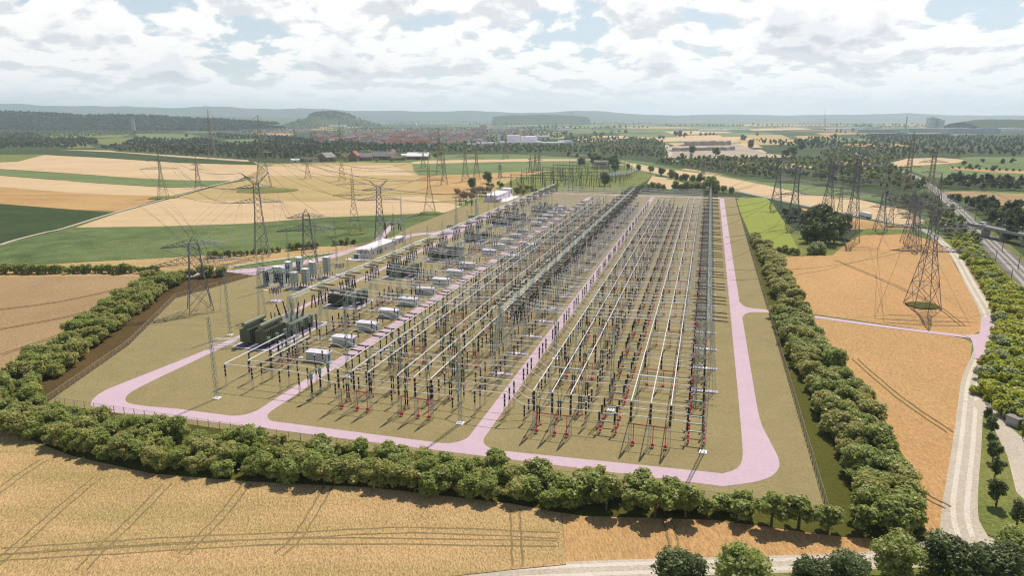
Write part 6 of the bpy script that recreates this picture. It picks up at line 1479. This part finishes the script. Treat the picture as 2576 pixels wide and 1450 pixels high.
# water tower on the ridge shoulder
wt_ = MB(); wt_.cyl((0, 0, 0), (0, 0, 42), 7.5, 'concrete', 16, 6.5); wh = MB(); wh.cyl((0, 0, 42), (0, 0, 50), 7, 'concrete', 16, 15); wh.cyl((0, 0, 50), (0, 0, 54), 16, 'concrete_dark', 16); wh.cyl((0, 0, 54), (0, 0, 57), 9, 'concrete', 12)
p = G(337, 333); r_ = block('water_tower', 'water tower', (337, 333), 0, [('shaft', wt_), ('tank', wh)], 'concrete water tower with wide head before the wooded ridge'); r_.scale = (1.5, 1.5, 1.75)
block('barn', 'barn', (375, 325), 0, gable(110, 30, 12, 5, 'office_blue', 'cabinet_grey'), 'blue-grey farm hall beside the water tower'); block('barn', 'barn', (400, 326), 0, gable(60, 24, 9, 5, 'plaster_cream', 'tile_brown'), 'low brown farm hall past the water tower'); block('house', 'house', (150, 341), 20, gable(16, 12, 6, 5, 'plaster_white', 'tile_red'), 'red-roofed house alone in the wooded slope')
# fort on the table hill
fb = MB(); fb.box((-10, 0, 118), (150, 60, 12), 'plaster_cream'); fb.box((40, 0, 122), (60, 40, 18), 'plaster_cream'); fr = MB(); fr.box((-10, 0, 126), (152, 62, 4), 'tile_red'); fr.box((40, 0, 133), (62, 42, 5), 'tile_red')
r_ = link('fort', None, HILLC); tag(r_, 'red-roofed fort on the flat top of the table hill', 'fort'); link('wall', fb.mesh('wall'), None, 0, r_); link('roof', fr.mesh('roof'), None, 0, r_)
# pale operations building and steel frames of the old switchyard
block('operations_building', 'building', (1512, 424), -12, [('wall', MB().box((0, 0, 6), (22, 16, 12), 'plaster_cream')), ('roof', MB().box((0, 0, 12.2), (23, 17, .5), 'white_roof')), ('window', MB().box((0, -8.05, 8), (16, .12, 2), 'window_dark'))], 'pale boxy operations building of the old switchyard')
def frame(px_, n, w, h, rz, label):
    p = G(*px_); root = link('steel_frame', None, p, R(rz)); tag(root, label, 'steel frame', 'steel frames of the old switchyard')
    for i in range(n + 1):
        m = MB(); m.bar((i * w, -1, 0), (i * w, 0, h), .28, 'switch_green', 4, .18); m.bar((i * w, 1, 0), (i * w, 0, h), .28, 'switch_green', 4, .18); m.bar((i * w, 0, h), (i * w, 0, h + 4), .12, 'switch_green', 4); link('leg', m.mesh('leg'), None, 0, root)
    b = MB(); b.bar((0, 0, h), (n * w, 0, h), .32, 'switch_green', 4)
    for i in range(n * 3): b.bar((i * w / 3 + 1, 0, h), (i * w / 3 + 1, 0, h - 2.2), .14, 'insulator_black', 4)
    link('beam', b.mesh('beam'), None, 0, root)
k = 0
WHERE = ('front', 'second', 'third', 'fourth', 'fifth', 'rear')
for col, (x0, y0, x1, y1, n, w) in enumerate(((1258, 474, 1392, 438, 3, 14), (1312, 476, 1432, 430, 3, 14), (1372, 482, 1470, 424, 3, 13), (1440, 478, 1530, 430, 3, 12))):
    for i in range(6):
        t = i / 5; frame((x0 + (x1 - x0) * t, y0 + (y1 - y0) * t), n, w, 13, -16, f'green steel frame of the old switchyard, {("meadow-side", "second", "third", "road-side")[col]} file, {WHERE[i]} one')
for i in range(9):
    x, y = 1505 + i * 9, 463 - i * 1.0; p = G(x, y); mb = MB(); mb.tube([(0, 0, 8.5), (26, 78, 8.5)], .4, 'office_blue', 4)
    for t in np.linspace(0, 1, 6): mb.bar((26 * t, 78 * t, 0), (26 * t, 78 * t, 8.5), .22, 'switch_green', 4)
    tag(link('busbar', mb.mesh('busbar'), p), f'pale blue old busbar on thin legs, {ORD[i]} of the fan', 'busbar', 'old busbars behind the yard')
po = random.Random(8)
for i in range(70):
    x = po.uniform(1260, 1590); y = po.uniform(432, 484)
    if not inside(x, y, [(1258, 478), (1320, 450), (1440, 424), (1560, 424), (1600, 440), (1560, 482), (1400, 484)]): continue
    m = MB(); h = po.uniform(5, 16); m.bar((0, 0, 0), (0, 0, h), .22, 'switch_green' if i % 3 else 'insulator_black', 4, .16)
    if i % 2: m.box((0, 0, h * .55), (1.4, 1.0, 1.4), 'head_green')
    tag(link('switchgear_pole', m.mesh('switchgear_pole'), G(x, y)), 'dark pole of the crowded old switchyard', 'switchgear pole', 'poles of the old switchyard')
# lorry on the country road
def lorry():
    a = G(2190, 551); b = G(2160, 543); d = (b - a); rz = math.atan2(d.y, d.x); root = link('lorry', None, a, rz); tag(root, 'white box lorry driving on the country road', 'lorry')
    t = MB(); t.box((7.2, 0, 2.7), (13.4, 2.6, 3.0), 'paint_white'); link('trailer', t.mesh('trailer'), None, 0, root)
    c = MB(); c.box((15.6, 0, 2.0), (2.2, 2.5, 2.9), 'paint_white'); c.box((15.8, 0, 3.6), (1.6, 2.3, .4), 'paint_white', 0, .8); co_ = link('cab', c.mesh('cab'), None, 0, root)
    w_ = MB(); w_.box((16.72, 0, 2.5), (.06, 2.2, 1.0), 'window_dark'); link('windscreen', w_.mesh('windscreen'), None, 0, co_)
    ch_ = MB(); ch_.box((8.3, 0, 1.0), (15.6, 2.2, .3), 'paint_dark'); link('chassis', ch_.mesh('chassis'), None, 0, root)
    for x in (1.8, 3.1, 4.4, 13.6, 15.8):
        for s in (-1, 1): m = MB(); m.cyl((x, s * .95, .5), (x, s * 1.25, .5), .5, 'tyre_black', 10); link('wheel', m.mesh('wheel'), None, 0, root)
lorry()
# road bridge over the railway with a van
A, B = G(2462, 592), G(2640, 632); Z = 7.0; d = (B - A); L = d.length; rz = math.atan2(d.y, d.x)
br = link('road_bridge', None, A, rz); tag(br, 'concrete road bridge crossing over the railway', 'bridge')
m = MB(); m.box((L / 2 - 4, 0, Z - .5), (L + 8, 8, 1.0), 'asphalt_road'); m.box((L / 2 - 4, 0, Z - 1.2), (L + 8, 6.4, .6), 'concrete_dark'); link('deck', m.mesh('deck'), None, 0, br)
for s in (-1, 1): m = MB(); m.box((L / 2 - 4, s * 4.1, Z + .4), (L + 8, .22, .9), 'concrete'); link('parapet', m.mesh('parapet'), None, 0, br)
for x in (6, 22, 40): m = MB(); m.box((x, 0, (Z - 1.5) / 2), (1.2, 6.0, Z - 1.5), 'concrete'); link('pier', m.mesh('pier'), None, 0, br)
vd = A + d.normalized() * 1.5 + Vector((0, 0, Z)); van = link('van', None, vd, rz + math.pi); tag(van, 'white van with dark windows at the start of the bridge', 'van')
m = MB(); m.box((0, 0, 1.25), (5.2, 2.0, 1.7), 'paint_white'); m.box((-.4, 0, 2.25), (4.2, 1.85, .5), 'paint_white', 0, .9); link('body', m.mesh('body'), None, 0, van)
m = MB(); m.box((.1, 0, 1.75), (4.6, 2.04, .6), 'window_dark'); link('window', m.mesh('window'), None, 0, van)
for x in (-1.6, 1.6):
    for s in (-1, 1): m = MB(); m.cyl((x, s * .8, .4), (x, s * 1.05, .4), .4, 'tyre_black', 10); link('wheel', m.mesh('wheel'), None, 0, van)
# catenary masts along the railway
cm = MB(); cm.bar((0, 0, 0), (0, 0, 8.5), .2, 'catenary_brown', 4, .14); cme = cm.mesh('pole'); ca = MB(); ca.bar((0, 0, 7.4), (3.2, 0, 6.6), .08, 'catenary_brown', 4); ca.bar((0, 0, 6.2), (3.2, 0, 6.6), .06, 'catenary_brown', 4); cae = ca.mesh('bracket')
for i, (x, y) in enumerate(((2345, 462), (2372, 486), (2398, 508), (2425, 534), (2452, 560), (2482, 590), (2520, 634), (2560, 680), (2600, 725), (2310, 470), (2338, 494), (2366, 520), (2395, 548), (2426, 580), (2460, 618), (2502, 668), (2540, 720))):
    root = link('catenary_mast', None, G(x, y), -.6 if i < 9 else 2.5); tag(root, f'rust-brown catenary mast beside the railway, {"far" if i < 9 else "near"} side, {ORD[i % 9]} along', 'catenary mast', 'catenary masts of the railway'); link('pole', cme, None, 0, root); link('bracket', cae, None, 0, root)
# little shed by the gravel yard, sign posts
sh = G(2556, 1070); root = link('shed', None, sh, .35); tag(root, 'small grey concrete shed with flat roof at the gravel yard', 'shed')
m = MB(); m.box((0, 0, 1.2), (4.2, 3.2, 2.4), 'concrete'); link('wall', m.mesh('wall'), None, 0, root); m = MB(); m.box((0, 0, 2.5), (4.6, 3.6, .2), 'slate_grey'); link('roof', m.mesh('roof'), None, 0, root); m = MB(); m.box((-.8, -1.63, 1.0), (.9, .08, 1.9), 'concrete_dark'); link('door', m.mesh('door'), None, 0, root)
m = MB(); m.bar((0, 0, 0), (0, 0, 4.6), .09, 'bark', 5); tag(link('wooden_pole', m.mesh('wooden_pole'), G(2571, 1105)), 'wooden pole beside the small concrete shed', 'pole')
a, b = G(2480, 1020), G(2550, 1058); root = link('guard_rail', None, a); tag(root, 'grey guard rail leading to the small shed', 'guard rail')
m = MB(); m.bar((0, 0, .7), b - a + Vector((0, 0, .7)), .14, 'cabinet_grey', 4); link('rail', m.mesh('rail'), None, 0, root)
for i in range(9): m = MB(); q = (b - a) * (i / 8); m.bar(q, q + Vector((0, 0, .75)), .06, 'cabinet_grey', 4); link('post', m.mesh('post'), None, 0, root)
# ================================================================== SKY, SUN, AIR
SUN_EL, SUN_AZ = R(55), R(27)          # sun ahead of the camera, to its right
sun = bpy.data.lights.new('sun', 'SUN'); sun.energy = 5.0; sun.angle = R(0.5); sun.color = (1.0, 0.925, 0.81)
so = bpy.data.objects.new('sun', sun); COL.objects.link(so)
sd = Vector((math.sin(SUN_AZ) * math.cos(SUN_EL), math.cos(SUN_AZ) * math.cos(SUN_EL), math.sin(SUN_EL)))
so.rotation_euler = (-sd).to_track_quat('-Z', 'Y').to_euler()
so.location = (0, 0, 500)
w = bpy.data.worlds.new('World'); scene.world = w; w.use_nodes = True
nt = w.node_tree; bg = nt.nodes['Background']
sky = node(nt, 'ShaderNodeTexSky', sky_type='NISHITA'); sky.sun_disc = False
sky.sun_elevation = SUN_EL; sky.sun_rotation = SUN_AZ; sky.dust_density = 1.0; sky.altitude = 300
tc = node(nt, 'ShaderNodeTexCoord')
sx = node(nt, 'ShaderNodeSeparateXYZ'); nt.links.new(tc.outputs['Generated'], sx.inputs[0])
def M(op, a, b=None, clamp=False):
    n = node(nt, 'ShaderNodeMath', operation=op); n.use_clamp = clamp
    for i, v in enumerate((a, b)):
        if v is None: continue
        if isinstance(v, (int, float)): n.inputs[i].default_value = v
        else: nt.links.new(v, n.inputs[i])
    return n.outputs[0]
# the cloud layer: the view direction meets a flat deck overhead
el = M('MAXIMUM', sx.outputs[2], 0.0)
az = M('ARCTAN2', sx.outputs[0], sx.outputs[1])
lo = M('LOGARITHM', M('ADD', el, 0.055), math.e)
cb = node(nt, 'ShaderNodeCombineXYZ')
nt.links.new(M('MULTIPLY', az, 8.5), cb.inputs[0]); nt.links.new(M('MULTIPLY', lo, 2.6), cb.inputs[1])
def cloud(off, scale, detail=7, rough=0.53, dist=0.15):
    mp = node(nt, 'ShaderNodeMapping'); mp.inputs['Location'].default_value = off
    nt.links.new(cb.outputs[0], mp.inputs[0])
    n = node(nt, 'ShaderNodeTexNoise'); n.inputs['Scale'].default_value = scale; n.inputs['Detail'].default_value = detail
    n.inputs['Roughness'].default_value = rough; n.inputs['Distortion'].default_value = dist
    nt.links.new(mp.outputs[0], n.inputs['Vector']); return n.outputs['Fac']
def smap(v, a, b, lo_=0.0, hi_=1.0):
    n = node(nt, 'ShaderNodeMapRange'); n.interpolation_type = 'SMOOTHSTEP'
    for i, x in enumerate((a, b, lo_, hi_)): n.inputs[i + 1].default_value = x
    nt.links.new(v, n.inputs[0]); return n.outputs[0]
OFF = (3.1, 7.7, 0.4); SC = 1.3
d0 = cloud(OFF, SC)
d1 = cloud((OFF[0], OFF[1] + 0.19, OFF[2]), SC)       # the same deck sampled higher: tells tops from bases
big = cloud((1.7, 2.2, 3.0), 0.3, 3, 0.5, 0.0)
dens = M('ADD', d0, M('MULTIPLY', M('SUBTRACT', big, 0.5), 0.30))
high = smap(el, 0.18, 0.4, 0.0, 0.25)                   # fewer clouds overhead
cover = smap(M('SUBTRACT', dens, high), 0.385, 0.445)
thick = smap(M('SUBTRACT', d1, d0), -0.045, 0.10)
core = smap(dens, 0.50, 0.68)
shade = M('ADD', M('MULTIPLY', thick, 0.72), M('MULTIPLY', core, 0.45), True)
ccol = ramp(nt, shade, [(0.2, (1.12, 1.105, 1.085)), (0.5, (0.90, 0.915, 0.935)), (0.95, (0.69, 0.715, 0.765))])
bs = node(nt, 'ShaderNodeVectorMath', operation='SCALE'); bs.inputs[3].default_value = 0.10; nt.links.new(sky.outputs[0], bs.inputs[0])
pale = mix(nt, smap(el, 0.12, 0.45, 0.55, 0.0), bs.outputs[0], (0.80, 0.90, 0.97))
skyc = mix(nt, cover, pale, ccol)
fin = mix(nt, smap(el, 0.0, 0.07, 0.85, 0.0), skyc, (1.0, 1.035, 1.07))
nt.links.new(fin, bg.inputs[0]); bg.inputs[1].default_value = 1.0
# the air: one closed box of even haze round camera and scene
hm = bpy.data.materials.new('haze'); hm.use_nodes = True; hn = hm.node_tree
for n in list(hn.nodes):
    if n.type == 'BSDF_PRINCIPLED': hn.nodes.remove(n)
pv = hn.nodes.new('ShaderNodeVolumePrincipled')
pv.inputs['Density'].default_value = 0.00007; pv.inputs['Color'].default_value = (0.70, 0.86, 1.0, 1); pv.inputs['Anisotropy'].default_value = 0.3
hn.links.new(pv.outputs[0], hn.nodes['Material Output'].inputs['Volume'])
MATS['haze'] = hm
hb = MB(); hb.box((0, 8500, 209), (40000, 23000, 420), 'haze')
struct('haze', hb.mesh('haze'), 'stuff', 'pale summer haze over the plain')
vs = scene.view_settings
vs.view_transform = 'Standard'; vs.look = 'None'; vs.gamma = 1; vs.exposure = -0.04; vs.use_curve_mapping = False
scene.cycles.max_bounces = 6; scene.cycles.diffuse_bounces = 4; scene.cycles.glossy_bounces = 2; scene.cycles.transparent_max_bounces = 8
scene.cycles.volume_bounces = 2; scene.cycles.caustics_reflective = False; scene.cycles.caustics_refractive = False
scene.cycles.filter_width = 1.2; scene.cycles.use_denoising = True; scene.cycles.denoising_prefilter = 'NONE'
